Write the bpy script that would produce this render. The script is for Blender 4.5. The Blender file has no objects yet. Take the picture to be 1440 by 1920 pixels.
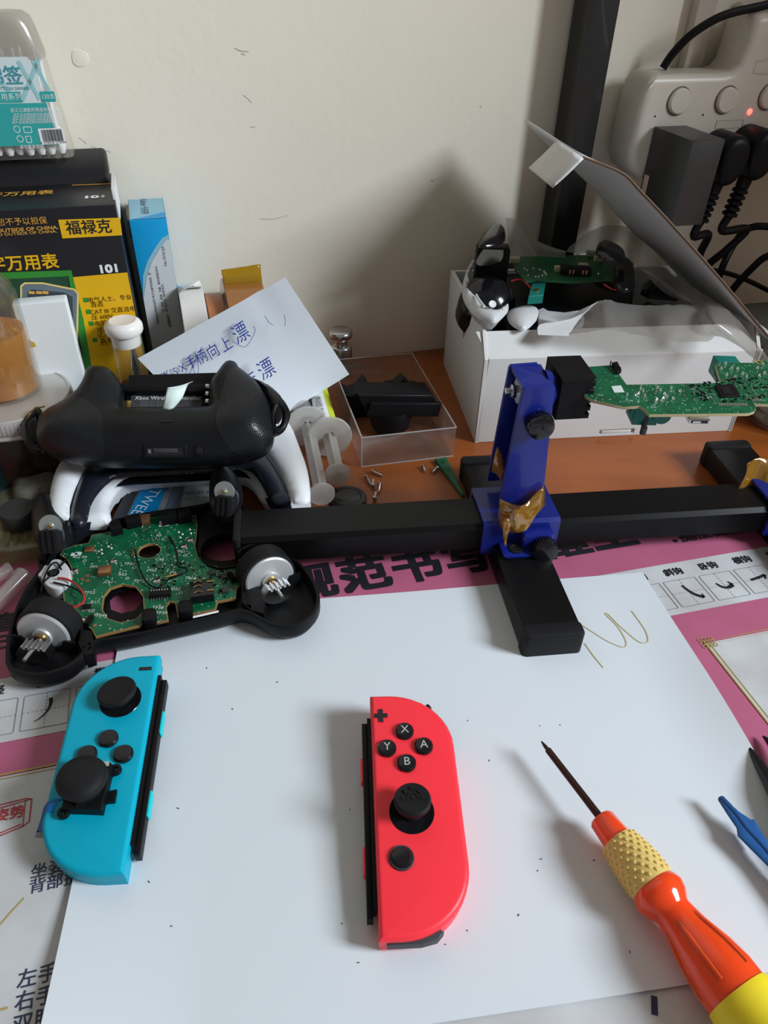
import bpy, bmesh, math, random
import numpy as np
from mathutils import Vector, Matrix
from mathutils.geometry import delaunay_2d_cdt

# ------------------------------------------------------------------ camera, world, light
SC = bpy.context.scene
COL = SC.collection
FPX = 1388.27; CAMH = 0.2983; PITCH = 0.66660; ROLL = -0.03032
def _rot(p, r):
    cp, sp = math.cos(p), math.sin(p)
    fwd = Vector((0, cp, -sp)); right = Vector((1, 0, 0)); down = Vector((0, -sp, -cp))
    cr, sr = math.cos(r), math.sin(r)
    return cr*right + sr*down, -sr*right + cr*down, fwd
CR, CD, CF = _rot(PITCH, ROLL)
CPOS = Vector((0, 0, CAMH))
cam_data = bpy.data.cameras.new('camera'); cam = bpy.data.objects.new('camera', cam_data); COL.objects.link(cam)
cam_data.sensor_fit = 'HORIZONTAL'; cam_data.sensor_width = 36; cam_data.lens = FPX*36/1440
cam_data.clip_start = 0.01; cam_data.clip_end = 50
mw = Matrix.Identity(4)
for i in range(3):
    mw[i][0] = CR[i]; mw[i][1] = -CD[i]; mw[i][2] = -CF[i]; mw[i][3] = CPOS[i]
cam.matrix_world = mw
SC.camera = cam
SC.view_settings.view_transform = 'Standard'; SC.view_settings.look = 'None'
SC.view_settings.gamma = 1; SC.view_settings.use_curve_mapping = False
SC.view_settings.exposure = 0.0
W = bpy.data.worlds.new('world'); SC.world = W; W.use_nodes = True
W.node_tree.nodes['Background'].inputs[0].default_value = (1.0, 0.94, 0.86, 1)
W.node_tree.nodes['Background'].inputs[1].default_value = 0.175
def area(name, loc, target, size, power, col):
    l = bpy.data.lights.new(name, 'AREA'); l.shape = 'RECTANGLE'; l.size = size[0]; l.size_y = size[1]
    l.energy = power; l.color = col
    o = bpy.data.objects.new(name, l); COL.objects.link(o); o.location = loc
    o.rotation_euler = (Vector(target)-Vector(loc)).to_track_quat('-Z', 'Y').to_euler()
    return o
area('window_light', (1.70, -0.22, 1.20), (0.0, 0.35, 0.05), (0.55, 0.7), 58, (0.84, 0.92, 1.0))

# ------------------------------------------------------------------ helpers
def V(*a): return Vector(a)
def ray(u, v): return CR*((u-720)/FPX) + CD*((v-960)/FPX) + CF
def at(u, v, z=0.0):
    d = ray(u, v); return CPOS + d*((z-CAMH)/d.z)
class Fr:
    def __init__(s, o, ex, ey):
        s.o = Vector(o); s.ex = Vector(ex).normalized()
        ey = Vector(ey); s.ey = (ey - s.ex*ey.dot(s.ex)).normalized(); s.ez = s.ex.cross(s.ey)
    def w(s, a, b, c=0.0): return s.o + s.ex*a + s.ey*b + s.ez*c
    def uv(s, u, v, c=0.0):
        d = ray(u, v); o = s.o + s.ez*c; t = (o-CPOS).dot(s.ez)/d.dot(s.ez); p = CPOS + d*t - o
        return (p.dot(s.ex), p.dot(s.ey))
    def P(s, pts, c=0.0): return [s.uv(u, v, c) for u, v in pts]
    def sub(s, a, b, c=0.0, ang=0.0):
        ca, sa = math.cos(math.radians(ang)), math.sin(math.radians(ang))
        return Fr(s.w(a, b, c), s.ex*ca + s.ey*sa, s.ey*ca - s.ex*sa)
def G(z=0.0, x=0.0, y=0.0, ang=0.0):
    a = math.radians(ang); return Fr((x, y, z), (math.cos(a), math.sin(a), 0), (-math.sin(a), math.cos(a), 0))
WA = math.radians(17)
WF = Fr((0, 0.608, 0), (math.cos(WA), math.sin(WA), 0), (0, 0, 1))      # wall: a along, b up, c towards the room

MATS = {}
def mat(name, col, rough=0.5, metal=0.0, spec=0.5, var=None, bump=None, emis=None, trans=0.0, ior=1.45, coat=0.0, alpha=1.0, sss=0.0, col2=None):
    if name in MATS: return MATS[name]
    m = bpy.data.materials.new(name); m.use_nodes = True; nt = m.node_tree; b = nt.nodes['Principled BSDF']
    b.inputs['Base Color'].default_value = (*col, 1); b.inputs['Roughness'].default_value = rough
    b.inputs['Metallic'].default_value = metal; b.inputs['Specular IOR Level'].default_value = spec
    b.inputs['Transmission Weight'].default_value = trans; b.inputs['IOR'].default_value = ior
    b.inputs['Coat Weight'].default_value = coat; b.inputs['Alpha'].default_value = alpha
    if sss: b.inputs['Subsurface Weight'].default_value = sss; b.inputs['Subsurface Scale'].default_value = 0.004
    if emis: b.inputs['Emission Color'].default_value = (*emis[0], 1); b.inputs['Emission Strength'].default_value = emis[1]
    tc = nt.nodes.new('ShaderNodeTexCoord')
    if var:      # (scale, amount, stretch)
        n = nt.nodes.new('ShaderNodeTexNoise'); n.inputs['Scale'].default_value = var[0]; n.inputs['Detail'].default_value = 6
        mp = nt.nodes.new('ShaderNodeMapping'); st = var[2] if len(var) > 2 else (1, 1, 1); mp.inputs['Scale'].default_value = st
        nt.links.new(tc.outputs['Object'], mp.inputs[0]); nt.links.new(mp.outputs[0], n.inputs['Vector'])
        r = nt.nodes.new('ShaderNodeValToRGB'); r.color_ramp.elements[0].position = 0.3; r.color_ramp.elements[1].position = 0.7
        k = var[1]; c2 = col2 if col2 else [c*(1-k) for c in col]
        r.color_ramp.elements[0].color = (*c2, 1); r.color_ramp.elements[1].color = (*[min(1, c*(1+k*0.3)) for c in col], 1)
        nt.links.new(n.outputs['Fac'], r.inputs[0]); nt.links.new(r.outputs[0], b.inputs['Base Color'])
    if bump:     # (scale, strength, distance)
        n = nt.nodes.new('ShaderNodeTexNoise'); n.inputs['Scale'].default_value = bump[0]; n.inputs['Detail'].default_value = 4
        bp = nt.nodes.new('ShaderNodeBump'); bp.inputs['Strength'].default_value = bump[1]; bp.inputs['Distance'].default_value = bump[2] if len(bump) > 2 else 0.0005
        nt.links.new(tc.outputs['Object'], n.inputs['Vector']); nt.links.new(n.outputs['Fac'], bp.inputs['Height']); nt.links.new(bp.outputs[0], b.inputs['Normal'])
    MATS[name] = m; return m
def clear(name, col, rough=0.05, opac=0.12, milky=0.0, mcol=(0.9, 0.9, 0.9)):
    """thin clear plastic sheet: see-through with a glossy coat and a little haze"""
    if name in MATS: return MATS[name]
    m = bpy.data.materials.new(name); m.use_nodes = True; nt = m.node_tree; nt.nodes.clear()
    out = nt.nodes.new('ShaderNodeOutputMaterial'); t = nt.nodes.new('ShaderNodeBsdfTransparent'); t.inputs[0].default_value = (*col, 1)
    g = nt.nodes.new('ShaderNodeBsdfGlossy'); g.inputs['Roughness'].default_value = rough
    d = nt.nodes.new('ShaderNodeBsdfDiffuse'); d.inputs[0].default_value = (*mcol, 1)
    tl = nt.nodes.new('ShaderNodeBsdfTranslucent'); tl.inputs[0].default_value = (*mcol, 1)
    fr = nt.nodes.new('ShaderNodeLayerWeight'); fr.inputs[0].default_value = 0.5
    pw = nt.nodes.new('ShaderNodeMath'); pw.operation = 'POWER'; pw.inputs[1].default_value = 4.0; nt.links.new(fr.outputs['Facing'], pw.inputs[0])
    ad = nt.nodes.new('ShaderNodeMath'); ad.operation = 'MULTIPLY_ADD'; ad.inputs[1].default_value = 0.55; ad.inputs[2].default_value = 0.03+opac*0.12; nt.links.new(pw.outputs[0], ad.inputs[0])
    dm = nt.nodes.new('ShaderNodeMixShader'); dm.inputs[0].default_value = 0.5; nt.links.new(d.outputs[0], dm.inputs[1]); nt.links.new(tl.outputs[0], dm.inputs[2])
    m1 = nt.nodes.new('ShaderNodeMixShader'); m1.inputs[0].default_value = milky; nt.links.new(t.outputs[0], m1.inputs[1]); nt.links.new(dm.outputs[0], m1.inputs[2])
    m2 = nt.nodes.new('ShaderNodeMixShader'); nt.links.new(ad.outputs[0], m2.inputs[0]); nt.links.new(m1.outputs[0], m2.inputs[1]); nt.links.new(g.outputs[0], m2.inputs[2])
    nt.links.new(m2.outputs[0], out.inputs[0]); MATS[name] = m; return m

def area2(p): return sum(p[i][0]*p[(i+1) % len(p)][1]-p[(i+1) % len(p)][0]*p[i][1] for i in range(len(p)))/2
def ccw(p): return list(p) if area2(p) > 0 else list(reversed(p))
def inset(p, d):
    """offset a CCW polygon inwards by d"""
    n = len(p); out = []
    for i in range(n):
        a, b, c = Vector(p[i-1]), Vector(p[i]), Vector(p[(i+1) % n])
        e1 = (b-a); e2 = (c-b)
        if e1.length < 1e-9 or e2.length < 1e-9: out.append((b.x, b.y)); continue
        e1.normalize(); e2.normalize(); n1 = Vector((-e1.y, e1.x)); n2 = Vector((-e2.y, e2.x)); m = n1+n2
        if m.length < 1e-6: out.append((b.x, b.y)); continue
        m.normalize(); k = d/max(0.4, m.dot(n1)); out.append((b.x+m.x*k, b.y+m.y*k))
    return out
def smooth(pts, k=4, closed=True):
    n = len(pts); P = [Vector(p) for p in pts]; out = []
    rng = range(n) if closed else range(n-1)
    for i in rng:
        p0 = P[(i-1) % n] if closed or i > 0 else P[0]; p1 = P[i]; p2 = P[(i+1) % n]; p3 = P[(i+2) % n] if closed or i+2 < n else P[-1]
        for j in range(k):
            t = j/k; t2 = t*t; t3 = t2*t
            out.append(0.5*((2*p1)+(p2-p0)*t+(2*p0-5*p1+4*p2-p3)*t2+(3*p1-p0-3*p2+p3)*t3))
    if not closed: out.append(P[-1])
    return [tuple(o) for o in out]
def rrect(cx, cy, w, h, r=0.001, k=4):
    out = []; r = min(r, w/2, h/2)
    for (sx, sy, a0) in ((1, -1, -90), (1, 1, 0), (-1, 1, 90), (-1, -1, 180)):
        for j in range(k+1):
            a = math.radians(a0+90*j/k); out.append((cx+sx*(w/2-r)+r*math.cos(a), cy+sy*(h/2-r)+r*math.sin(a)))
    return out
def circ(cx, cy, r, n=24, ry=None): return [(cx+r*math.cos(2*math.pi*i/n), cy+(ry or r)*math.sin(2*math.pi*i/n)) for i in range(n)]
def inside(p, poly):
    x, y = p; c = False; n = len(poly); j = n-1
    for i in range(n):
        if ((poly[i][1] > y) != (poly[j][1] > y)) and (x < (poly[j][0]-poly[i][0])*(y-poly[i][1])/(poly[j][1]-poly[i][1])+poly[i][0]): c = not c
        j = i
    return c
def segdist(X, Y, poly):
    d = np.full(X.shape, 1e9); n = len(poly)
    for i in range(n):
        ax, ay = poly[i][0], poly[i][1]; bx, by = poly[(i+1) % n][0], poly[(i+1) % n][1]; dx, dy = bx-ax, by-ay; L = dx*dx+dy*dy+1e-18
        t = np.clip(((X-ax)*dx+(Y-ay)*dy)/L, 0, 1); d = np.minimum(d, np.hypot(X-ax-t*dx, Y-ay-t*dy))
    return d

TXT = {}
def text_mesh(s):
    key = s
    if key not in TXT:
        c = bpy.data.curves.new('glyphs', 'FONT'); c.body = s; c.size = 1.0; c.resolution_u = 3; c.offset = 0
        c.align_x = 'CENTER'; c.align_y = 'CENTER'
        o = bpy.data.objects.new('glyphs', c); COL.objects.link(o); bpy.context.view_layer.update()
        me = bpy.data.meshes.new_from_object(o.evaluated_get(bpy.context.evaluated_depsgraph_get()))
        TXT[key] = ([v.co.copy() for v in me.vertices], [list(p.vertices) for p in me.polygons])
        bpy.data.objects.remove(o); bpy.data.curves.remove(c); bpy.data.meshes.remove(me)
    return TXT[key]

class MB:
    def __init__(s): s.bm = bmesh.new(); s.mats = []; s.cur = 0
    def use(s, m):
        if m not in s.mats: s.mats.append(m)
        s.cur = s.mats.index(m); return s
    def face(s, vs):
        try: f = s.bm.faces.new(vs); f.material_index = s.cur; return f
        except ValueError: return None
    def vert(s, p): return s.bm.verts.new(p)
    def poly(s, fr, pts, c=0.0):
        return s.face([s.vert(fr.w(p[0], p[1], c)) for p in ccw(pts)])
    def cap(s, fr, rings, c, flip=False):
        vs, es, k = [], [], 0
        for r in rings:
            n = len(r); vs += [Vector((p[0], p[1])) for p in r]; es += [(k+i, k+(i+1) % n) for i in range(n)]; k += n
        ov, oe, of, *_ = delaunay_2d_cdt(vs, es, [], 1 if len(rings) == 1 else 2 if False else 1, 1e-7)
        bv = {}
        for f in of:
            cx = sum(ov[i].x for i in f)/len(f); cy = sum(ov[i].y for i in f)/len(f)
            if not inside((cx, cy), rings[0]) or any(inside((cx, cy), h) for h in rings[1:]): continue
            vv = []
            for i in f:
                if i not in bv: bv[i] = s.vert(fr.w(ov[i].x, ov[i].y, c))
                vv.append(bv[i])
            s.face(vv[::-1] if flip else vv)
    def rings(s, fr, levels, close=True):
        """levels: [(poly, c)] same vertex count, stitched"""
        prev = None
        for p, c in levels:
            cur = [s.vert(fr.w(q[0], q[1], c)) for q in p]
            if prev:
                n = len(cur)
                for i in range(n): s.face([prev[i], prev[(i+1) % n], cur[(i+1) % n], cur[i]])
            prev = cur
    def prism(s, fr, pts, c0, c1, bev=0.0, bot=0.0, holes=(), k=3):
        p = ccw(pts); L = []
        if bot > 0:
            for j in range(k): a = math.pi/2*j/k; L.append((inset(p, bot*(1-math.sin(a))), c0+bot*(1-math.cos(a))))
        L.append((p, c0+bot)); L.append((p, c1-bev))
        if bev > 0:
            for j in range(1, k+1): a = math.pi/2*j/k; L.append((inset(p, bev*(1-math.cos(a))), c1-bev+bev*math.sin(a)))
        s.rings(fr, L)
        hs = [ccw(h) for h in holes]
        for h in hs: s.rings(fr, [(h[::-1], c0), (h[::-1], c1)])
        s.cap(fr, [L[-1][0]]+hs, c1); s.cap(fr, [L[0][0]]+hs, c0, True)
        return s
    def box(s, fr, a0, a1, b0, b1, c0, c1, bev=0.0, r=0.0):
        p = rrect((a0+a1)/2, (b0+b1)/2, abs(a1-a0), abs(b1-b0), r, 4) if r > 0 else [(a0, b0), (a1, b0), (a1, b1), (a0, b1)]
        return s.prism(fr, p, min(c0, c1), max(c0, c1), bev, bev, k=2)
    def lathe(s, o, axis, prof, seg=28, ref=None):
        """prof: [(t, r)] along axis"""
        ax = Vector(axis).normalized(); x = ax.orthogonal().normalized() if ref is None else (Vector(ref)-ax*Vector(ref).dot(ax)).normalized()
        y = ax.cross(x); o = Vector(o); prev = None
        for t, r in prof:
            if r < 1e-6:
                cur = [s.vert(o+ax*t)]
            else:
                cur = [s.vert(o+ax*t+(x*math.cos(2*math.pi*i/seg)+y*math.sin(2*math.pi*i/seg))*r) for i in range(seg)]
            if prev is not None:
                for i in range(seg):
                    j = (i+1) % seg
                    if len(prev) == 1 and len(cur) > 1: s.face([prev[0], cur[j], cur[i]])
                    elif len(cur) == 1 and len(prev) > 1: s.face([prev[i], prev[j], cur[0]])
                    elif len(cur) > 1: s.face([prev[i], prev[j], cur[j], cur[i]])
            prev = cur
        return s
    def cyl(s, p0, p1, r0, r1=None, seg=20, bev=0.0):
        p0, p1 = Vector(p0), Vector(p1); r1 = r0 if r1 is None else r1; L = (p1-p0).length
        if bev: pr = [(0, 0), (0, r0-bev), (bev*.3, r0-bev*.3), (bev, r0), (L-bev, r1), (L-bev*.3, r1-bev*.3), (L, r1-bev), (L, 0)]
        else: pr = [(0, 0), (0, r0), (L, r1), (L, 0)]
        return s.lathe(p0, p1-p0, pr, seg)
    def tube(s, pts, r, seg=8, k=6, closed=False):
        P = [Vector(p) for p in (smooth([tuple(q) for q in pts], k, closed) if k > 1 else pts)]
        n = len(P); prev = None; up = None; first = None
        for i, p in enumerate(P):
            t = (P[(i+1) % n]-P[i-1]) if closed else (P[min(i+1, n-1)]-P[max(i-1, 0)])
            t.normalize()
            if up is None: up = t.orthogonal().normalized()
            up = (up-t*up.dot(t)); up = up.normalized() if up.length > 1e-6 else t.orthogonal().normalized(); si = t.cross(up)
            rr = r(i/(n-1)) if callable(r) else r
            cur = [s.vert(p+(up*math.cos(2*math.pi*j/seg)+si*math.sin(2*math.pi*j/seg))*rr) for j in range(seg)]
            if prev:
                for j in range(seg): s.face([prev[j], prev[(j+1) % seg], cur[(j+1) % seg], cur[j]])
            else: first = cur
            prev = cur
        if closed:
            for j in range(seg): s.face([prev[j], prev[(j+1) % seg], first[(j+1) % seg], first[j]])
        else: s.face(first[::-1]); s.face(prev)
        return s
    def pillow(s, fr, outline, base, top, bottom=None, res=0.003, holes=()):
        """outline filled with a smooth height field; top/bottom: f(dist, a, b) -> offset from base"""
        p = ccw(outline); dens = []
        for i in range(len(p)):
            a, b = Vector(p[i][:2]), Vector(p[(i+1) % len(p)][:2]); n = max(1, int((b-a).length/res))
            dens += [tuple(a.lerp(b, j/n)) for j in range(n)]
        xs = [q[0] for q in p]; ys = [q[1] for q in p]
        gx = np.arange(min(xs)+res*.37, max(xs), res); gy = np.arange(min(ys)+res*.41, max(ys), res)
        X, Y = np.meshgrid(gx, gy); D = segdist(X, Y, dens)
        for h in holes: D = np.minimum(D, segdist(X, Y, h))
        n = len(dens); vs = [Vector(q) for q in dens]; es = [(i, (i+1) % n) for i in range(n)]; k = n
        for h in holes: m = len(h); vs += [Vector(q[:2]) for q in h]; es += [(k+i, k+(i+1) % m) for i in range(m)]; k += m
        for i in range(X.shape[0]):
            for j in range(X.shape[1]):
                if D[i, j] > res*.45 and inside((X[i, j], Y[i, j]), p): vs.append(Vector((X[i, j], Y[i, j])))
        # extra rings near the rim so that the edge is round
        for dd in (0.12, 0.35):
            for q in inset(dens, res*dd): vs.append(Vector(q))
        ov, oe, of, *_ = delaunay_2d_cdt(vs, es, [], 1, 1e-7)
        XX = np.array([v.x for v in ov]); YY = np.array([v.y for v in ov]); DD = segdist(XX, YY, dens)
        for h in holes: DD = np.minimum(DD, segdist(XX, YY, h))
        for fn, flip in ((top, False), (bottom, True)):
            if fn is None: continue
            bv = [s.vert(fr.w(v.x, v.y, base+fn(max(DD[i], 0.0), v.x, v.y))) for i, v in enumerate(ov)]
            for f in of:
                cx = sum(ov[i].x for i in f)/len(f); cy = sum(ov[i].y for i in f)/len(f)
                if not inside((cx, cy), p) or any(inside((cx, cy), h) for h in holes): continue
                s.face([bv[i] for i in (f[::-1] if flip else f)])
            if fn is top: tv = bv
        return s
    def text(s, fr, st, a, b, size, c=0.0003, rot=0.0, sx=1.0, bold=0.0, shear=0.0):
        vs, fs = text_mesh(st); cr, sr = math.cos(math.radians(rot)), math.sin(math.radians(rot))
        offs = [(0, 0)] if bold <= 0 else [(dx*bold, dy*bold) for dx in (-1, 0, 1) for dy in (-1, 0, 1)]
        for k, (ox, oy) in enumerate(offs):      # heavy lettering: overprinted with tiny shifts
            bv = []
            for v in vs:
                X, Y = v.x+ox, v.y+oy; x, y = X*size*sx+Y*size*shear, Y*size; bv.append(s.vert(fr.w(a+x*cr-y*sr, b+x*sr+y*cr, c+k*1.2e-6)))
            for f in fs: s.face([bv[i] for i in f])
        return s
    def sheet(s, rows, ku=5, kv=5, amp=0.0, seed=0):
        R = [smooth([tuple(p) for p in r], ku, False) for r in rows]; n = len(R[0]); cols = [smooth([R[i][j] for i in range(len(R))], kv, False) for j in range(n)]
        rn = random.Random(seed); g = [[s.vert(Vector(cols[j][i])+Vector((rn.uniform(-1, 1), rn.uniform(-1, 1), rn.uniform(-1, 1)))*amp) for j in range(n)] for i in range(len(cols[0]))]
        for i in range(len(g)-1):
            for j in range(n-1): s.face([g[i][j], g[i][j+1], g[i+1][j+1], g[i+1][j]])
        return s
    def band(s, fr, pts, w, c=0.0003, closed=False):
        """flat ribbon of width w along 2-D points (w may be a function of 0..1)"""
        P = [Vector(p[:2]) for p in pts]; n = len(P); prev = None; first = None
        for i, p in enumerate(P):
            t = (P[(i+1) % n]-P[i-1]) if closed else (P[min(i+1, n-1)]-P[max(i-1, 0)])
            if t.length < 1e-9: t = Vector((1, 0))
            t.normalize(); nn = Vector((-t.y, t.x))*((w(i/(n-1)) if callable(w) else w)/2)
            cur = (s.vert(fr.w(p.x+nn.x, p.y+nn.y, c)), s.vert(fr.w(p.x-nn.x, p.y-nn.y, c)))
            if prev: s.face([prev[1], cur[1], cur[0], prev[0]])
            else: first = cur
            prev = cur
        if closed: s.face([prev[1], first[1], first[0], prev[0]])
        return s
    def build(s, name, parent=None, m=None, sharp=35, solid=0.0):
        bmesh.ops.remove_doubles(s.bm, verts=s.bm.verts, dist=1e-7)
        th = math.radians(sharp)
        for f in s.bm.faces: f.smooth = True
        for e in s.bm.edges:
            if len(e.link_faces) == 2 and e.calc_face_angle(0) > th: e.smooth = False
        off = Vector((0, 0, 0))
        if parent is not None:
            q = parent
            while q is not None: off += q.location; q = q.parent
        else:
            bb = [v.co for v in s.bm.verts]
            if bb: off = Vector((sum(v.x for v in bb)/len(bb), sum(v.y for v in bb)/len(bb), min(v.z for v in bb)))
        bmesh.ops.translate(s.bm, verts=s.bm.verts, vec=-off)
        me = bpy.data.meshes.new(name); s.bm.to_mesh(me); s.bm.free()
        for mm in (s.mats or [m]): me.materials.append(mm)
        o = bpy.data.objects.new(name, me); COL.objects.link(o)
        if parent is not None: o.parent = parent
        else: o.location = off
        if solid:
            md = o.modifiers.new('thickness', 'SOLIDIFY'); md.thickness = solid; md.offset = 0
        return o
def N(m): return MB().use(m)
def thing(name, label, cat, loc, group=None):
    o = bpy.data.objects.new(name, None); COL.objects.link(o); o.location = Vector(loc); o.empty_display_size = 0.01
    o['label'] = label; o['category'] = cat
    if group: o['group'] = group
    return o
def tag(o, label, cat, group=None, kind=None):
    o['label'] = label; o['category'] = cat
    if group: o['group'] = group
    if kind: o['kind'] = kind
    return o
def dome(h, r, pw=2.0):
    """round shoulder profile: rises to h within distance r of the rim"""
    return lambda d, a, b: h*(1-(1-min(d/r, 1.0))**pw)**(1/pw)
def speck(mb, fr, poly, n, smin, smax, h, seed, c=0.0, avoid=(), ar=(1, 1)):
    rn = random.Random(seed); xs = [p[0] for p in poly]; ys = [p[1] for p in poly]; k = 0; t = 0
    while k < n and t < n*20:
        t += 1; x, y = rn.uniform(min(xs), max(xs)), rn.uniform(min(ys), max(ys))
        if not inside((x, y), poly) or any(inside((x, y), a) for a in avoid): continue
        w, l = rn.uniform(smin, smax)*ar[0], rn.uniform(smin, smax)*ar[1]
        if rn.random() < 0.5: w, l = l, w
        mb.box(fr, x-w/2, x+w/2, y-l/2, y+l/2, c, c+h*rn.uniform(.6, 1)); k += 1

# ------------------------------------------------------------------ shared materials
M_wall = mat('cream_wall_paint', (0.87, 0.805, 0.675), 0.75, bump=(140, 0.35, 0.0006), var=(5, 0.05))
M_desk = mat('orange_brown_wood', (0.36, 0.092, 0.016), 0.32, var=(9, 0.35, (0.6, 4, 1)), coat=0.15)
M_pink = mat('pink_print', (0.47, 0.115, 0.21), 0.55, var=(40, 0.08), bump=(900, 0.2, 0.0002))
M_grey = mat('pale_grey_print', (0.58, 0.60, 0.62), 0.5, var=(26, 0.2), col2=(.47, .455, .45), bump=(900, 0.2, 0.0002))
M_ink = mat('black_ink', (0.012, 0.012, 0.018), 0.5)
M_inkb = mat('dark_blue_ink', (0.03, 0.035, 0.08), 0.5)
M_gold = mat('gold_print', (0.45, 0.32, 0.09), 0.45)
M_redink = mat('red_ink', (0.45, 0.03, 0.04), 0.5)
M_paper = mat('white_paper', (0.68, 0.725, 0.765), 0.6, bump=(25, 0.1, 0.001))
M_blk = mat('black_plastic', (0.005, 0.005, 0.006), 0.45, spec=.22)
M_blkg = mat('glossy_black_plastic', (0.008, 0.008, 0.010), 0.16)
M_blkm = mat('matte_black_rubber', (0.010, 0.010, 0.011), 0.55, spec=.25)
M_dgrey = mat('dark_grey_plastic', (0.045, 0.045, 0.05), 0.5)
M_white = mat('white_plastic', (0.80, 0.81, 0.82), 0.35)
M_steel = mat('polished_steel', (0.62, 0.62, 0.62), 0.22, metal=1.0)
M_steelb = mat('brushed_steel', (0.50, 0.50, 0.50), 0.42, metal=1.0)
M_brass = mat('brass', (0.55, 0.38, 0.15), 0.3, metal=1.0)
M_copper = mat('copper_foil', (0.42, 0.20, 0.10), 0.35, metal=0.8)
M_solder = mat('tin_solder', (0.75, 0.76, 0.75), 0.25, metal=0.9)
M_silk = mat('white_silkscreen', (0.65, 0.70, 0.66), 0.5)
M_pcb = mat('green_solder_mask', (0.004, 0.12, 0.048), 0.30, var=(120, 0.45), spec=.4)
M_pcbe = mat('fibreglass_edge', (0.42, 0.36, 0.20), 0.5)
M_redw = mat('red_wire_insulation', (0.45, 0.02, 0.02), 0.35)
M_card = mat('white_card', (0.72, 0.715, 0.70), 0.65, bump=(300, 0.1, 0.0003))
M_cardin = mat('grey_card_lining', (0.60, 0.61, 0.62), 0.7)
M_kraft = mat('brown_fluting', (0.13, 0.085, 0.05), 0.8)
M_milk = mat('milky_plastic', (0.72, 0.71, 0.69), 0.3, sss=0.3)
M_clearp = clear('clear_plastic', (0.96, 0.96, 0.95), 0.05, 0.15, 0.05)
M_frost = clear('frosted_plastic', (0.88, 0.88, 0.86), 0.2, 0.2, 0.32, (0.8, 0.8, 0.78))
M_bag = clear('cloudy_film', (0.85, 0.84, 0.80), 0.22, 0.35, 0.52, (0.50, 0.48, 0.45))
M_kap = clear('amber_film', (0.85, 0.52, 0.05), 0.08, 0.8, 0.30, (0.75, 0.45, 0.04))
# ------------------------------------------------------------------ structure: wall and desk
mb = N(M_wall); mb.box(WF, -1.1, 0.68, -0.75, 1.5, -0.06, 0)
wall = mb.build('wall_back'); wall['kind'] = 'structure'
# unseen right-hand wall added to block light; the desk is lit through its window
mb = N(M_wall); WR = Fr(WF.w(.62, 0, 0), WF.ez, (0, 0, 1))
mb.prism(WR, [(0.0, -.75), (1.6, -.75), (1.6, 1.5), (0, 1.5)], -.06, 0, 0, holes=[[(.53, .10), (1.5, .10), (1.5, 1.35), (.53, 1.35)]])
wr = mb.build('wall_right_occluder'); wr['kind'] = 'structure'
# flaking patch and hairline cracks of the paint belong to the wall
mb = N(M_wall); p = [WF.uv(u, v) for u, v in smooth([(136, 96), (150, 92), (163, 100), (166, 112), (160, 123), (146, 125), (136, 115)], 4)]
mb.prism(WF, p, 0.0, 0.0004, 0.0002); mb.build('paint_blister', wall)
M_crack = mat('dusty_crack', (0.50, 0.46, 0.38), 0.9)
mb = N(M_crack)
for pts, w in (([(145, 92), (155, 93), (162, 99), (165, 108)], .0004), ([(148, 258), (156, 264), (163, 270)], .0003), ([(172, 275), (188, 280), (208, 285)], .0003),
               ([(440, 90), (450, 95), (466, 97)], .0006), ([(452, 100), (460, 103)], .0006), ([(456, 178), (466, 186), (472, 193)], .0004), ([(488, 410), (505, 411), (515, 410), (540, 404)], .0004),
               ([(807, 338), (812, 340)], .0009), ([(470, 238), (478, 238)], .0005), ([(810, 339), (826, 334)], .0003), ([(900, 198), (902, 201)], .0006)):
    mb.band(WF, [WF.uv(u, v) for u, v in pts], w, 0.0002)
mb.build('hairline_crack', wall)
mb = N(M_desk); mb.box(WF, -1.1, 0.61, -0.03, 0.0, 0.0004, 0.86)
tag(mb.build('desk'), 'orange-brown varnished wooden desk standing against the cream wall', 'desk')

# ------------------------------------------------------------------ printed desk pad
MF = G(0.0016, 0, 0.3, 15.7)
pad = thing('desk_pad', 'pink desk pad printed with black Chinese characters and stroke squares', 'desk pad', MF.w(0, -0.1, -.0012))
pm = N(M_pink); SR = 0.2495; TT = 0.058
pm.prism(MF, [(-0.6, .105), (-0.6, -0.52), (SR, -0.52), (SR, .044), (-.19, .0755)], -0.0012, 0.0)
pm.use(M_grey); pm.poly(MF, [(-0.6, -0.0130), (-0.6, -0.0520), (SR, -0.0520), (SR, -0.0130)], .0002)
pm.poly(MF, [(-0.6, -0.0705), (-0.6, -0.52), (0.128, -0.52), (0.128, -0.0705)], .0002)
pm.poly(MF, [(0.160, -0.0745), (0.160, -0.52), (SR, -0.52), (SR, -0.0745)], .0002)
pm.use(M_gold)
for o_, w_ in ((0.0, .0009), (0.0022, .0005)):
    pm.band(MF, [(SR, -0.0735-o_), (0.1600+o_, -0.0735-o_), (0.1600+o_, -0.5)], w_, .0004)
    pm.band(MF, [(-0.6, -0.0695-o_), (0.127-o_, -0.0695-o_), (0.127-o_, -0.5)], w_, .0004)
for i in range(4):
    for j in range(3): pm.band(MF, circ(0.1585+i*.0021, -0.0720-j*.0024, .0011, 8), .0004, .0005, True)
pm.use(M_ink)
for i, ch in enumerate('规范书写提醒坐姿'):
    if i < 7: pm.text(MF, ch, -0.0370+i*.0318, 0.0185, 0.0305, .0004, bold=0.035)
pm.prism(MF, circ(0.1915, .0050, .0015, 12), 0.0002, .0004)
pm.text(MF, '预防近视防止驼', 0.2215, 0.0055, 0.0076, .0004, bold=0.02)
M_line = mat('thin_grey_line', (0.18, 0.19, 0.21), 0.6)
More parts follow.
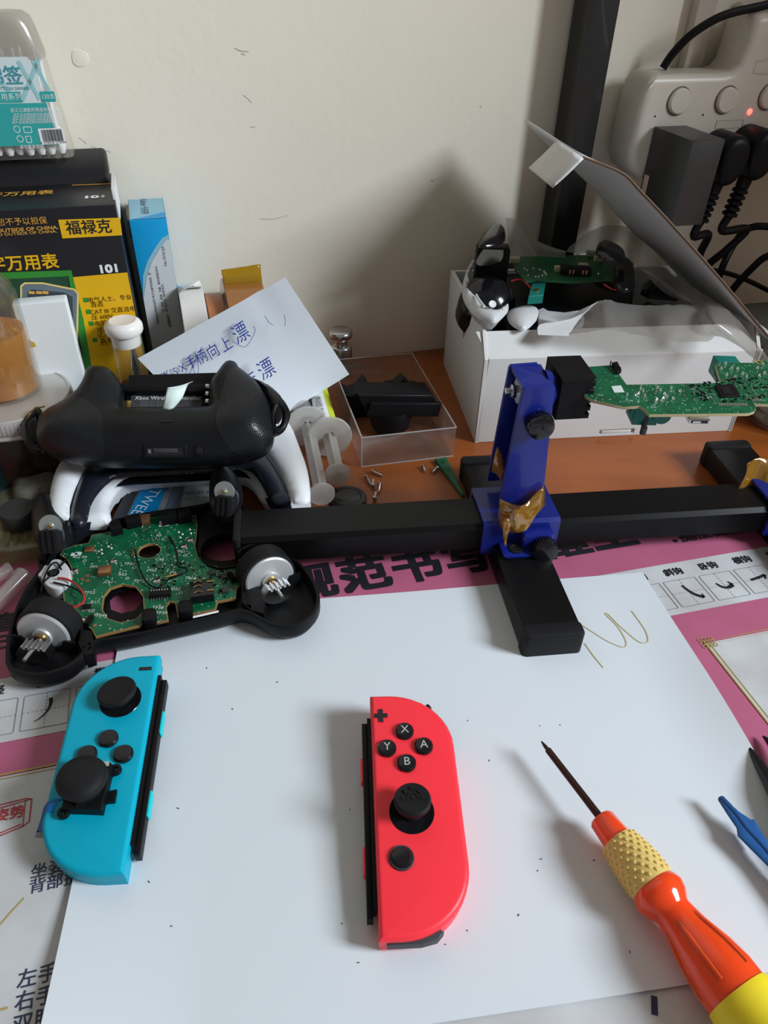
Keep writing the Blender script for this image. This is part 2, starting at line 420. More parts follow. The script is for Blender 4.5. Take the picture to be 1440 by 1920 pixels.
def cell(s0, label, strokes):
    pm.use(M_line); y0, y1 = -.0478, -.0272; x0, x1 = s0-.0105, s0+.0105
    pm.band(MF, rrect(s0, (y0+y1)/2, .021, .0206, .0008, 3), .00035, .0004, True)
    for k in range(11):
        pm.band(MF, [(x0+k*.002, (y0+y1)/2), (x0+k*.002+.001, (y0+y1)/2)], .0003, .0004)
        pm.band(MF, [(s0, y0+k*.00195), (s0, y0+k*.00195+.001)], .0003, .0004)
    pm.use(M_ink); pm.text(MF, label, s0+.0005, -.0207, 0.0062, .0004, bold=0.03)
    for pts, w in strokes: pm.band(MF, smooth([(s0+a, (y0+y1)/2+b) for a, b in pts], 6, False), w, .0005)
tp = lambda a, b: (lambda t: a+(b-a)*t)
cell(-0.1752, '竖撇', [([(.0018, .0065), (.0020, .003), (.0008, -.001), (-.0020, -.0045), (-.0048, -.0062)], tp(.0018, .0003))])
cell(-0.1990, '竖', [([(0, .006), (0, -.006)], .0016)])
cell(-0.1514, '撇', [([(.003, .006), (.001, 0), (-.004, -.005)], tp(.0018, .0003))])
cell(0.1737, '斜钩', [([(-.0010, .0055), (.0003, .001), (.0025, -.003), (.0062, -.0060)], tp(.0012, .0022)), ([(.0062, -.0062), (.0066, -.0030)], tp(.0016, .0002))])
cell(0.1974, '卧钩', [([(-.0040, .0025), (-.0020, -.0012), (.0015, -.0022), (.0050, -.0008)], tp(.0009, .0028)), ([(.0050, -.0008), (.0036, .0024)], tp(.002, .0003))])
cell(0.2211, '横钩', [([(-.0055, .0002), (.0, .0010), (.0050, .0022)], .0018), ([(.0052, .0026), (.0036, -.0012)], tp(.0022, .0004))])
cell(0.2448, '横折', [([(-.004, .002), (.003, .002)], .0012)])
cell(0.1500, '竖钩', [([(0, .006), (.001, -.006), (-.003, -.004)], .0012)])
pm.use(M_ink)
pm.text(MF, '直', -0.2015, .0260, .015, .0004, bold=.03); pm.text(MF, '记', -0.2025, .0120, .011, .0004, bold=.02)
pm.use(M_inkb)
pm.text(MF, '坐姿端正', -0.1610, -.1183, .0064, .0004, bold=.01); pm.text(MF, '背部挺直', -0.1610, -.1243, .0064, .0004, bold=.01)
pm.text(MF, '左手按', -0.1640, -.1578, .0068, .0004, bold=.01); pm.text(MF, '右手执', -0.1640, -.1650, .0068, .0004, bold=.01); pm.text(MF, '双肘贴', -0.1640, -.1722, .0068, .0004, bold=.01)
pm.band(MF, MF.P([(1226, 1868), (1227, 1904)]), .0022, .0004)
pm.use(M_redink)
g = MF.P([(0, 1568), (43, 1550), (48, 1502), (0, 1516)]); pm.band(MF, g, .0006, .0004)
pm.band(MF, MF.P([(48, 1502), (60, 1499), (55, 1541), (43, 1550)]), .0006, .0004); pm.band(MF, MF.P([(0, 1510), (48, 1498), (60, 1499)]), .0005, .0004); pm.band(MF, MF.P([(0, 1563), (40, 1546)]), .0005, .0004)
pm.text(MF, '正确姿势', *MF.uv(-12, 1534), .0062, .0004, bold=.02)
pm.use(M_gold); pm.band(MF, smooth(MF.P([(0, 1735), (20, 1712), (46, 1684)]), 4, False), .0006, .0004); pm.band(MF, MF.P([(0, 1894), (15, 1890)]), .0008, .0004)
pm.build('printed_sheet', pad)

# ------------------------------------------------------------------ white A4 sheet
PF = G(0.0025, -0.1394, 0.2791, 8.887)
def pz(a, b):     # a along 0..0.297, b along 0..-0.21
    z = 0.0
    z += 0.0075*max(0, (-b-0.10)/0.11)**2*max(0, 1-a/0.05)**1.5
    z += 0.004*max(0, (a-0.262)/0.035)**2*math.exp(-((b+0.10)/0.06)**2)
    z += 0.0004*math.sin(a*31)*math.sin(b*23+1)+0.0004
    return z
mb = N(M_paper); nx, ny = 60, 44
g = [[mb.vert(PF.w(.297*i/nx, -.21*j/ny, pz(.297*i/nx, -.21*j/ny))) for i in range(nx+1)] for j in range(ny+1)]
for j in range(ny):
    for i in range(nx): mb.face([g[j][i], g[j+1][i], g[j+1][i+1], g[j][i+1]])
M_mark = mat('yellow_brown_marker', (0.58, 0.50, 0.26), 0.6); mb.use(M_mark)
def onpaper(pts, w):
    P = smooth(PF.P(pts, .0005), 6, False); prev = None
    for i, p in enumerate(P):
        t = Vector(P[min(i+1, len(P)-1)])-Vector(P[max(i-1, 0)]); t.normalize(); n_ = Vector((-t.y, t.x))*w/2
        cur = [mb.vert(PF.w(p[0]+s_*n_.x, p[1]+s_*n_.y, pz(p[0], p[1])+.00025)) for s_ in (1, -1)]
        if prev: mb.face([prev[1], cur[1], cur[0], prev[0]])
        prev = cur
onpaper([(1075, 1163), (1100, 1178), (1135, 1200), (1165, 1213), (1174, 1210), (1172, 1198), (1158, 1175), (1136, 1153), (1140, 1152), (1160, 1172), (1195, 1202), (1210, 1206), (1215, 1200), (1208, 1180), (1184, 1146)], .0006)
onpaper([(1096, 1206), (1115, 1232), (1132, 1252)], .0006)
tag(mb.build('paper_sheet'), 'large blank white sheet of paper covering most of the desk pad, with a yellow squiggle', 'paper')
mb = N(M_ink)
rn = random.Random(5)
for (u, v) in [(388, 1254), (334, 1516), (280, 1655), (322, 1738), (672, 1806), (835, 1772), (877, 1353), (917, 1428), (862, 1562), (678, 1465), (656, 1519), (1012, 1362), (1050, 1360), (1014, 1612), (1008, 1634), (1113, 1614), (972, 1717), (1180, 1786), (520, 1280), (436, 1330), (641, 1733), (876, 1746)]:
    a, b = PF.uv(u, v); f2 = PF.sub(a, b, pz(a, b)+.0001, rn.uniform(0, 180)); L = rn.uniform(.0002, .0005); mb.box(f2, -L, L, -.00013, .00013, 0, .0002)
tag(mb.build('dust_crumbs'), 'tiny dark crumbs and lint scattered over the white sheet', 'dust', kind='stuff')

# ------------------------------------------------------------------ small handheld game controllers
M_cyan = mat('matte_cyan_plastic', (0.0, 0.37, 0.52), 0.45, spec=.3)
M_red = mat('matte_neon_red_plastic', (1.0, 0.035, 0.055), 0.42)
M_cyanb = mat('bright_cyan_button', (0.0, 0.55, 0.62), 0.4)
def joycon_outline(sgn, W_=0.0359, L_=0.102):
    """straight rail edge at a=0, round side towards sgn; b from 0 (foot) to L_"""
    pts = [(0, 0), (sgn*.004, 0)]
    rx, ry = .0275, .0262
    for i in range(13):
        t = math.pi/2*i/12; pts.append((sgn*(W_-rx+rx*math.sin(t)), ry-ry*math.cos(t)))
    for i in range(13):
        t = math.pi/2*i/12; pts.append((sgn*(W_-rx+rx*math.cos(t)), L_-ry+ry*math.sin(t)))
    pts += [(sgn*.004, L_), (0, L_)]
    return pts
def joycon(name, label, foot, top, zf, zt, sgn, shell_mat, btn_mat):
    P0 = at(*foot, zf); P1 = at(*top, zt); ey = P1-P0
    ex = Vector((ey.y, -ey.x, 0)); F = Fr(P0, ex, ey)
    t = thing(name, label, 'game controller', (P0.x, P0.y, .003)); out = joycon_outline(sgn)
    mb = N(shell_mat); mb.prism(F, out, -.0068, 0, .0022, 0.0003, k=5); mb.build('front_shell', t)
    mb = N(shell_mat); mb.prism(F, inset(ccw(out), .0004), -.0139, -.0071, 0.0003, .0025, k=4); mb.build('back_shell', t, sharp=40)
    s = -sgn
    mb = N(M_blk); mb.box(F, *sorted((s*.0001, s*.0016)), .012, .0915, -.0120, -.0026)
    mb.box(F, *sorted((s*.0016, s*.0040)), .0085, .0900, -.0104, -.0042, .0005); mb.build('slide_rail', t)
    for b0 in (.0300, .0680):
        mb = N(btn_mat); mb.box(F, *sorted((s*.0036, s*.0050)), b0-.0055, b0+.0055, -.0095, -.0050, .0004, .001)
        mb.build('rail_button', t)
    return t, F
def knob_btn(t, F, a, b, r=.0042, name='round_button', letter=None, m=None):
    mb = N(M_blkg if m is None else m); o = F.w(a, b, -.001); mb.lathe(o, F.ez, [(0, 0), (0, r), (.0022, r), (.0029, r*.86), (.0031, r*.5), (.0031, 0)], 28)
    if letter: mb.use(mat('pale_grey_letter', (.45, .45, .46), .5)); mb.text(F, letter, a, b, .0052, .00225, bold=-.0)
    mb.build(name, t)
blue, BF = joycon('small_game_controller', 'cyan detachable game controller lying left on the white sheet', (231, 1638), (299, 1231), .0145, .0225, -1, M_cyan, M_cyanb)
# thumb stick in its well
def stick(t, F, px, lift, rc, tilt=(0, 0), pattern=False):
    a, b = F.uv(*px, 0.0)
    mb = N(M_blkg); mb.lathe(F.w(a, b, .0001), F.ez, [(0, .0), (0.0001, .0088), (.0002, .0090), (0, .0092)], 36); mb.build('stick_well', t)
    ax = (F.ez+F.ex*tilt[0]+F.ey*tilt[1]).normalized(); mb = N(M_blkm); o = F.w(a, b, .0002)
    mb.lathe(o, ax, [(0, .0045), (lift*.5, .0042), (lift*.6, rc*.9), (lift*.72, rc), (lift*.9, rc), (lift, rc*.9), (lift*.97, rc*.72), (lift*.97, 0)], 36)
    if pattern:
        f2 = Fr(o+ax*lift*.97, F.ex, F.ey)
        for i in range(8):
            q = math.radians(45*i); f3 = f2.sub(math.cos(q)*.0042, math.sin(q)*.0042, 0, 45*i); mb.poly(f3, [(.001, 0), (-.0008, .0009), (-.0008, -.0009)], .0002); mb.prism(f3, [(.001, 0), (-.0008, .0009), (-.0008, -.0009)], 0, .0004)
        mb.band(f2, circ(0, 0, .0022, 20), .0005, .0003, True); mb.prism(f2, circ(0, 0, .0007, 10), 0, .0005)
    mb.build('thumb_stick', t)
stick(blue, BF, (226, 1312), .0065, .0086, (-.12, .12))
for px in [(203, 1384), (231, 1413), (163, 1414), (190, 1448)]: knob_btn(blue, BF, *BF.uv(*px, .001))
a, b = BF.uv(273, 1254); mb = N(M_ink); mb.box(BF, a-.0028, a+.0028, b-.0009, b+.0009, -.001, .0003); mb.build('minus_button', blue)
mb = N(M_blk); out = joycon_outline(-1); pp = [q for q in out if q[1] > .079]
pp2 = [(q[0]*1.0, q[1]) for q in pp]; mb.prism(BF, [(x*1.0-.0004*(x < -.01), y+.0011) for x, y in pp2 if x < -.008]+[(-.008, .100), (-.030, .084)], -.0225, -.0045, .001); mb.build('shoulder_trigger', blue)

red, RF = joycon('small_game_controller', 'neon red detachable game controller with lettered buttons lying centre on the white sheet', (711, 1764), (694, 1314), .0145, .0225, 1, M_red, M_red)
for px, l in [((759, 1368), 'X'), ((795, 1396), 'A'), ((726, 1400), 'Y'), ((763, 1428), 'B')]: knob_btn(red, RF, *RF.uv(*px, .002), .0040, letter=l)
stick(red, RF, (772, 1522), .0095, .0074, (.0, .12), True)
a, b = RF.uv(714, 1342); mb = N(M_ink); mb.box(RF, a-.0030, a+.0030, b-.0010, b+.0010, -.001, .0004); mb.box(RF, a-.0010, a+.0010, b-.0032, b+.0032, -.001, .00045); mb.build('plus_button', red)
a, b = RF.uv(753, 1609); knob_btn(red, RF, a, b, .0040, 'home_button')
mb = N(M_dgrey); mb.lathe(RF.w(a, b, 0), RF.ez, [(0, .0040), (.0008, .0041), (.0010, .0046), (.0001, .0050)], 32); mb.build('home_ring', red)
mb = N(M_dgrey); mb.prism(RF, [(.003, -.0006), (.0155, -.0006), (.0215, .0006), (.024, .0030), (.020, .006), (.004, .004)], -.0078, -.0030, .0005); mb.build('foot_grip', red)
mb = N(M_blk); out = [q for q in joycon_outline(1) if q[1] > .079]; mb.prism(RF, [(x+.0004, y+.0013) for x, y in out if x > .008]+[(.008, .100), (.030, .084)], -.0225, -.0030, .001); mb.build('shoulder_trigger', red)

# tiny black screws beside the red controller
def screw(name, loc, d, L, r, m, label, group, rot=None, cat='screw'):
    d = Vector(d).normalized(); t = thing(name, label, cat, loc, group); o = Vector(loc)
    mb = N(m); pr = [(-.0004, 0), (-.0004, r*1.1), (.0002, r*1.9), (.0009, r*1.75), (.001, r)]
    mb.lathe(o, d, [(0, 0), (0, r*1.4), (r*.5, r*2.0), (r*1.4, r*2.1), (r*1.5, r)], 14); mb.use(M_ink); mb.lathe(o-d*.00005, -d, [(0, r*.9), (.00005, 0)], 4); mb.build('screw_head', t)
    mb = N(m); n = int(L/(r*.9)); pf = [(r*1.5, r*.8)]
    for i in range(n): x = r*1.5+L*i/n; pf += [(x, r*.8), (x+L*.5/n, r*1.08)]
    pf += [(r*1.5+L, r*.5), (r*1.5+L+r*.6, 0)]; mb.lathe(o, d, pf, 12); mb.build('threaded_shank', t); return t
M_blks = mat('black_oxide_steel', (0.03, 0.03, 0.03), 0.35, metal=0.7)
p = at(806, 1324, .0045); screw('tiny_screw', p, (-.6, -.5, -.25), .0035, .0008, M_blks, 'tiny black screw standing out behind the rounded top of the red controller', 'tiny black screws')
p = at(785, 1319, .0065); screw('tiny_screw', p, (.2, -.8, -.5), .0025, .0008, M_blks, 'tiny black screw mostly hidden behind the top edge of the red controller', 'tiny black screws')

# ------------------------------------------------------------------ loose joystick module on the cyan controller
def ray_z(F, u, v, c): a, b = F.uv(u, v, c); return F.w(a, b, c)
mod = thing('joystick_module', 'black joystick module with a metal frame resting on the cyan controller', 'joystick module', BF.w(*BF.uv(160, 1470, .001), .0002))
c4 = [BF.uv(u, v, .004) for u, v in [(116, 1518), (191, 1521), (211, 1434), (138, 1423)]]
mb = N(M_blk); mb.prism(BF, c4, .0003, .0052, .0004)
cc = (sum(q[0] for q in c4)/4, sum(q[1] for q in c4)/4)
mb.build('module_housing', mod)
for px in [(216, 1441), (118, 1522)]:
    a, b = BF.uv(*px, .003); mb = N(M_blk); mb.prism(BF, circ(a, b, .0024, 18), .001, .0028, .0002, holes=[circ(a, b, .0011, 12)])
    dx, dy = cc[0]-a, cc[1]-b; L = math.hypot(dx, dy); f2 = BF.sub(a, b, 0, math.degrees(math.atan2(dy, dx))); mb.box(f2, .0020, .006, -.0018, .0018, .001, .0028); mb.build('mounting_lug', mod)
q = BF.P([(130, 1509), (187, 1513), (189, 1520), (130, 1516)], .003); mb = N(M_steel); mb.prism(BF, BF.P([(131, 1508), (186, 1512), (187, 1517), (131, 1513)], .003), .0005, .0014)
mb.prism(BF, BF.P([(204, 1440), (209, 1436), (194, 1508), (188, 1512)], .003), .0005, .0014)
for px in [(150, 1508), (199, 1434)]:
    a, b = BF.uv(*px, .0052); mb.box(BF, a-.0014, a+.0014, b-.0011, b+.0011, .003, .0060)
mb.build('metal_frame', mod)
mb = N(M_blk); mb.prism(BF, BF.P([(196, 1486), (219, 1480), (215, 1503), (194, 1505)], .002), .0003, .0022); mb.build('side_flap', mod)
o = ray_z(BF, 157, 1472, .0052); ax = (BF.ez+BF.ex*.08+BF.ey*.05).normalized()
mb = N(M_blkm); mb.lathe(o, ax, [(0, .0080), (.0010, .0082), (.0016, .0052), (.0028, .0050), (.0036, .0094), (.0050, .0101), (.0062, .0097), (.0066, .0086), (.0072, .0078), (.0080, .0054), (.0083, 0)], 40); mb.build('thumb_cap', mod)
M_rib = mat('blue_ribbon_film', (0.01, 0.13, 0.38), 0.35)
rb = [at(118, 1496, .0210), at(104, 1500, .0215), at(94, 1510, .0190), at(87, 1534, .0140), at(79, 1558, .0085)]
mb = N(M_rib); rows = [[p_-Vector((.0021, .0005, 0)) for p_ in rb], [p_+Vector((.0021, -.0005, 0)) for p_ in rb]]; mb.sheet(rows, 4, 1)
mb.use(M_steelb); e = rb[-1]; d = (rb[-1]-rb[-2]).normalized()*.0028
mb.face([mb.vert(e-Vector((.0021, .0005, 0))), mb.vert(e+Vector((.0021, -.0005, 0))), mb.vert(e+Vector((.0021, -.0005, 0))+d), mb.vert(e-Vector((.0021, .0005, 0))+d)])
mb.build('ribbon_cable', mod, solid=.0002)

# ------------------------------------------------------------------ orange screwdriver
M_or = mat('translucent_orange_plastic', (1.0, 0.075, 0.012), 0.14, sss=0.6, coat=0.3)
M_yel = mat('yellow_plastic', (0.85, 0.66, 0.02), 0.4)
M_grip = mat('tan_rubber_grip', (0.72, 0.52, 0.16), 0.6)
M_shank = mat('dark_bronze_steel', (0.05, 0.022, 0.018), 0.3, metal=0.5)
hz = .0145
A = at(1015, 1390, .0135); B = at(1405, 1895, hz); sd_ax = (B-A).normalized()
def ax_t(u, v): return (at(u, v, hz)-A).dot(sd_ax)
sdv = thing('screwdriver', 'orange screwdriver with a ribbed tan grip and yellow end lying on the white sheet', 'screwdriver', A+sd_ax*.08-Vector((0, 0, .012)))
t1 = ax_t(1117, 1537); t2 = ax_t(1150, 1580); t3 = ax_t(1222, 1662); t4 = ax_t(1262, 1712); t5 = ax_t(1386, 1862); t6 = t5+.045
mb = N(M_shank); mb.lathe(A, sd_ax, [(0, .0003), (.003, .0009), (.0042, .0009), (.005, .0015), (t1+.006, .0017)], 14); mb.build('shank', sdv)
mb = N(M_or); mb.lathe(A, sd_ax, [(t1, 0), (t1, .0046), (t1+.001, .0054), (t2+.003, .0064), (t2+.003, 0)], 36); mb.build('collar', sdv)
mb = N(M_grip); n = 14; pf = [(t2, .006)]+[(t2+(t3-t2)*i/n, .0072+.0020*math.sin(math.pi*(i/n)*.62)) for i in range(n+1)]+[(t3, .006)]; mb.lathe(A, sd_ax, pf, 36)
x = sd_ax.orthogonal().normalized(); y = sd_ax.cross(x)
for i in range(9):
    tt = t2+(t3-t2)*(i+.7)/9.6; r = .0072+.0020*math.sin(math.pi*((i+.7)/9.6)*.62)
    for j in range(16):
        an = 2*math.pi*(j+(i % 2)*.5)/16; d = x*math.cos(an)+y*math.sin(an); mb.lathe(A+sd_ax*tt+d*(r-.0001), d, [(0, .0009), (.0006, .0006), (.0008, 0)], 8)
mb.build('studded_grip', sdv)
mb = N(M_or); L = t4-t3
mb.lathe(A, sd_ax, [(t3-.0005, .006), (t3, .0090), (t3+.001, .0096), (t3+L*.35, .0104), (t3+L*.65, .0094), (t3+L*.9, .0074), (t4, .0071), (t4+(t5-t4)*.25, .0083), (t4+(t5-t4)*.55, .0107), (t4+(t5-t4)*.8, .0118), (t5, .0117), (t5, 0)], 44)
for j in range(6):
    an = math.pi*2*j/6+.4; d = x*math.cos(an)+y*math.sin(an)
    mb.tube([A+sd_ax*(t4+(t5-t4)*s_)+d*r_ for s_, r_ in ((.15, .0070), (.35, .0090), (.6, .0107), (.85, .0116))], .0010, 6)
mb.build('handle', sdv)
mb = N(M_yel); mb.lathe(A, sd_ax, [(t5-.0005, .0085), (t5, .0121), (t5+.003, .0127), (t5+.008, .0118), (t5+.012, .0128), (t5+.018, .0128), (t5+.022, .0104), (t5+.023, 0)], 40); mb.build('swivel_cap', sdv)

# blue pry tool
M_bt = mat('blue_nylon', (0.015, 0.095, 0.30), 0.4)
BT = G(0.010, 0, 0, 0)
pt = thing('pry_tool', 'blue plastic pry tool with a hooked tip at the right edge of the sheet', 'pry tool', at(1440, 1600, .0035))
mb = N(M_bt); P = BT.P([(1347, 1495), (1352, 1492), (1362, 1499), (1385, 1522), (1408, 1537), (1413, 1536), (1418, 1543), (1443, 1585), (1500, 1655), (1570, 1760), (1600, 1830), (1570, 1825), (1495, 1700), (1440, 1625), (1383, 1568), (1381, 1553), (1362, 1525), (1346, 1500)])
cn = (P[1][0], P[1][1])
mb.pillow(BT, P, 0, dome(.0010, .002), lambda d, a, b: -min(.0065, d*1.2), .0015); mb.build('blade', pt)
mb = N(M_bt); mb.tube([BT.w(*BT.uv(u, v), .0008) for u, v in [(1352, 1497), (1380, 1528), (1400, 1555), (1440, 1600), (1490, 1670), (1560, 1770)]], .0010, 8); mb.build('stiffening_rib', pt)

# tweezers at the right edge
tw = thing('tweezers', 'dark pointed metal tweezers poking in over the pad at the right edge', 'tweezers', at(1440, 1440, .003))
for q in (((1394, 1389, .004), (1412, 1415, .0055), (1440, 1462, .008), (1480, 1530, .010), (1600, 1760, .011), (1720, 2000, .006)), ((1430, 1380, .004), (1445, 1395, .0055), (1475, 1440, .008), (1510, 1500, .010), (1640, 1730, .011), (1720, 2000, .006))):
    mb = N(M_blks); mb.tube([at(*w_) for w_ in q], lambda t: .0003+.0034*min(t*2, 1), 8, 5); mb.build('arm', tw)
# ------------------------------------------------------------------ circuit board holder
M_holdb = mat('black_painted_steel', (0.004, 0.004, 0.0045), 0.36, spec=.25, bump=(700, 0.15, 0.0002))
M_blue = mat('deep_blue_paint', (0.005, 0.015, 0.20), 0.34, coat=0.3)
HF = G(0.0, 0, 0.3238, 8.0)
hold = thing('board_holder', 'black rail circuit board holder with blue clamps across the desk', 'circuit board holder', HF.w(.08, .01, 0))
def vf(b): return Fr(HF.w(0, b, 0), HF.ex, (0, 0, 1))     # vertical plane at depth b, normal towards the viewer
f0 = vf(0)
mb = N(M_holdb); fx = Fr(HF.w(-.080, 0, 0), -HF.ey, (0, 0, 1))     # a = -b of HF, b = z, c = -HF.ex
cross = [(.001, .013), (.001, .0275), (-.0015, .030), (-.0255, .030), (-.028, .0275), (-.028, .013)]
mb.prism(fx, cross, -.46, 0.0, .0004)
mb.build('rail', hold, sharp=25)
mb = N(M_blkm); mb.box(HF, -.0845, -.080, -.0015, .0285, .0125, .0305, .0008, .002); mb.build('end_cap', hold)
def foot(a0, a1, b0, b1):
    mb = N(M_holdb); mb.box(HF, a0, a1, b0+.008, b1-.008, 0.001, .0165, .0012); mb.build('foot_bar', hold)
    for c0, c1 in ((b0, b0+.010), (b1-.010, b1)):
        mb = N(M_blkm); mb.box(HF, a0-.0007, a1+.0007, c0, c1, 0.0, .0175, .0018, .003); mb.build('rubber_foot', hold)
foot(.0645, .0955, -.0765, .090)
a_, b_ = HF.uv(1322, 826, .0175); foot(a_, a_+.031, b_-.165, b_+.0)
# saddle block of the left clamp
def clamp(a0, full=True):
    mb = N(M_blue); w = .0455
    fx = Fr(HF.w(a0, 0, 0), -HF.ey, (0, 0, 1))
    sec = [(.0030, .0105), (.0030, .0315), (.0010, .0335), (-.0310, .0335), (-.0325, .0315), (-.0325, .0125), (-.0290, .0125), (-.0290, .0310), (.0, .0310), (.0, .0105)]
    mb.prism(fx, sec, -w, 0, .0006); mb.build('saddle', hold, sharp=25)
    mb = N(M_blue); mb.box(HF, a0+.010, a0+.034, -.0165, -.003, .0172, .0192, .0005, .002); mb.box(HF, a0+.022, a0+.0405, -.0105, -.0028, .0110, .0285, .0012, .0015); mb.build('base_lug', hold)
    mb = N(M_blkm); p = HF.w(a0+.0185, -.0105, .0192); mb.lathe(p, (0, 0, 1), [(0, .0042), (.0007, .0042), (.0009, .0030), (.0004, .0026), (.0004, 0)], 22); mb.build('base_screw', hold)
    knurl(HF.w(a0+.0340, -.0102, .0200), -HF.ey+Vector((0, 0, .15)), .0078, .0085)
def knurl(p, ax, r, L, par=None):
    mb = N(M_blkg); ax = Vector(ax).normalized(); x = ax.orthogonal().normalized(); y = ax.cross(x); n = 30
    prof = [(0, .55, 0), (0, .86, 0), (L*.18, 1, 1), (L*.62, 1, 1), (L*.72, .97, 0), (L*.9, .90, 0), (L, .6, 0), (L*1.03, .0, 0)]
    prev = None
    for t, k, kn in prof:
        cur = [mb.vert(Vector(p)+ax*t+(x*math.cos(math.pi*i/n)+y*math.sin(math.pi*i/n))*r*max(k, .001)*(1-(.07 if (kn and i % 2) else 0))) for i in range(2*n)]
        if prev:
            for i in range(2*n): mb.face([prev[i], prev[(i+1) % (2*n)], cur[(i+1) % (2*n)], cur[i]])
        prev = cur
    mb.build('thumb_knob', par or hold, sharp=30)
clamp(.0575)
# upright arm: channel open to the left
fb = vf(.006)
front = fb.P([(935, 948), (980, 731), (984, 726), (1036, 722), (1041, 728), (1020, 918), (1018, 943)])
arm = N(M_blue); arm.prism(fb, front, -.0022, 0, .0007)
zb = min(q[1] for q in front); zt = max(q[1] for q in front); ar = max(q[0] for q in front)
back = [(q[0]-.001, q[1]) for q in front]; arm.prism(fb, back, -.0260, -.0240, .0004)
rt = [q for q in ccw(front)]
# web along the right edge and a cap over the top
def slab(p, q, th):
    d = Vector((q[0]-p[0], q[1]-p[1])).normalized(); n_ = Vector((-d.y, d.x))*th
    arm.prism(fb, [p, q, (q[0]+n_.x, q[1]+n_.y), (p[0]+n_.x, p[1]+n_.y)], -.0255, -.0005, .0004)
R0 = fb.uv(1018, 943); R1 = fb.uv(1020, 918); R2 = fb.uv(1040, 726); T0 = fb.uv(981, 727)
slab(R0, R1, .002); slab(R1, R2, .002); slab((R2[0], R2[1]+.0002), (T0[0], T0[1]+.0002), .002)
arm.build('clamp_arm', hold, sharp=25)
# pivot washer and nut on the left, seen inside the channel
pc = fb.w(T0[0]+.004, T0[1]-.009, -.013); ml = N(M_steelb)
ml.lathe(pc-HF.ex*.0016, -HF.ex, [(0, .0068), (.0008, .0068), (.0008, 0)], 26); ml.build('washer', hold)
ml = N(M_steel); ml.lathe(pc-HF.ex*.0024, -HF.ex, [(0, .0040), (.0030, .0040), (.0036, .0030), (.0036, 0)], 6); ml.lathe(pc-HF.ex*.006, -HF.ex, [(0, .0020), (.003, .0020), (.0035, 0)], 12); ml.build('pivot_nut', hold)
a_, b_ = fb.uv(1008, 789); knurl(fb.w(a_, b_, .0005), fb.ez, .0076, .0085)
ml = N(M_blue); p0 = fb.w(R2[0]-.001, T0[1]-.009, -.013); ml.lathe(p0, HF.ex, [(0, .0105), (.003, .0105), (.004, .0095), (.004, 0)], 28); ml.lathe(p0+HF.ex*.004, HF.ex, [(0, .0075), (.003, .0075), (.003, 0)], 24); ml.build('pivot_collar', hold)
# toothed black jaw
def jaw(f, aL, aR, bT, bB, side=1):
    mb = N(M_blk); p = [(aL, bT), (aL, bB)]; H = bT-bB; n = 5
    for i in range(n):
        y0 = bB+H*i/n; p += [(aR, y0+.0002), (aR, y0+H*.62/n), (aR-.0024*side, y0+H*.66/n), (aR-.0024*side, y0+H*.96/n)]
    mb.prism(f, p+[(aR, bT)], -.030, -.003, .0006)
    mb.build('toothed_jaw', hold, sharp=25)
jaw(fb, fb.uv(1052, 750)[0], fb.uv(1116, 750)[0], fb.uv(1080, 717)[1], fb.uv(1080, 792)[1])
# right clamp: mostly outside the frame
a_, b_ = HF.uv(1416, 905, .0335); clamp(a_, False)
# amber tape scraps
def scrap(name, pts, label, group=None):
    mb = N(M_kap); mb.sheet(pts, 3, 3, .0004, 3); o = mb.build(name, None, solid=.00012); tag(o, label, 'tape scrap', group); return o
ff = vf(.0035)
def H3(u, v, b): f = vf(b); q = f.uv(u, v); return f.w(*q)
scrap('tape_scrap', [[H3(938, 935, .003), H3(975, 948, .001), H3(1000, 930, .002), H3(1019, 912, .004)],
                     [H3(934, 962, .001), H3(966, 956, -.008), H3(985, 958, -.004), H3(1022, 945, .003)],
                     [H3(936, 980, -.002), H3(962, 985, -.010), H3(990, 978, -.006), H3(1004, 968, -.002)],
                     [H3(945, 998, -.006), H3(968, 1000, -.009), H3(985, 995, -.008), H3(996, 982, -.005)]], 'crumpled amber tape wrapped round the foot of the blue clamp arm')
scrap('tape_scrap', [[H3(941, 978, -.012), H3(952, 972, -.013), H3(960, 985, -.012)], [H3(943, 995, -.013), H3(947, 1000, -.014), H3(952, 1000, -.013)], [H3(945, 1018, -.012), H3(947, 1025, -.013), H3(950, 1022, -.012)]], 'thin twisted strip of amber tape hanging down in front of the blue clamp')
scrap('tape_scrap', [[H3(934, 838, .012), H3(940, 850, .015), H3(944, 870, .018)], [H3(925, 858, .012), H3(934, 868, .010), H3(943, 885, .012)], [H3(922, 885, .014), H3(932, 890, .014), H3(940, 905, .016)]], 'dark amber tape piece inside the channel of the blue clamp arm')
scrap('tape_scrap', [[H3(1402, 868, .03), H3(1425, 858, .032), H3(1450, 868, .032)], [H3(1398, 890, .024), H3(1420, 872, .030), H3(1448, 880, .026)], [H3(1384, 917, .020), H3(1408, 915, .022), H3(1440, 905, .020)]], 'crumpled amber tape on the clamp at the right edge of the photo')

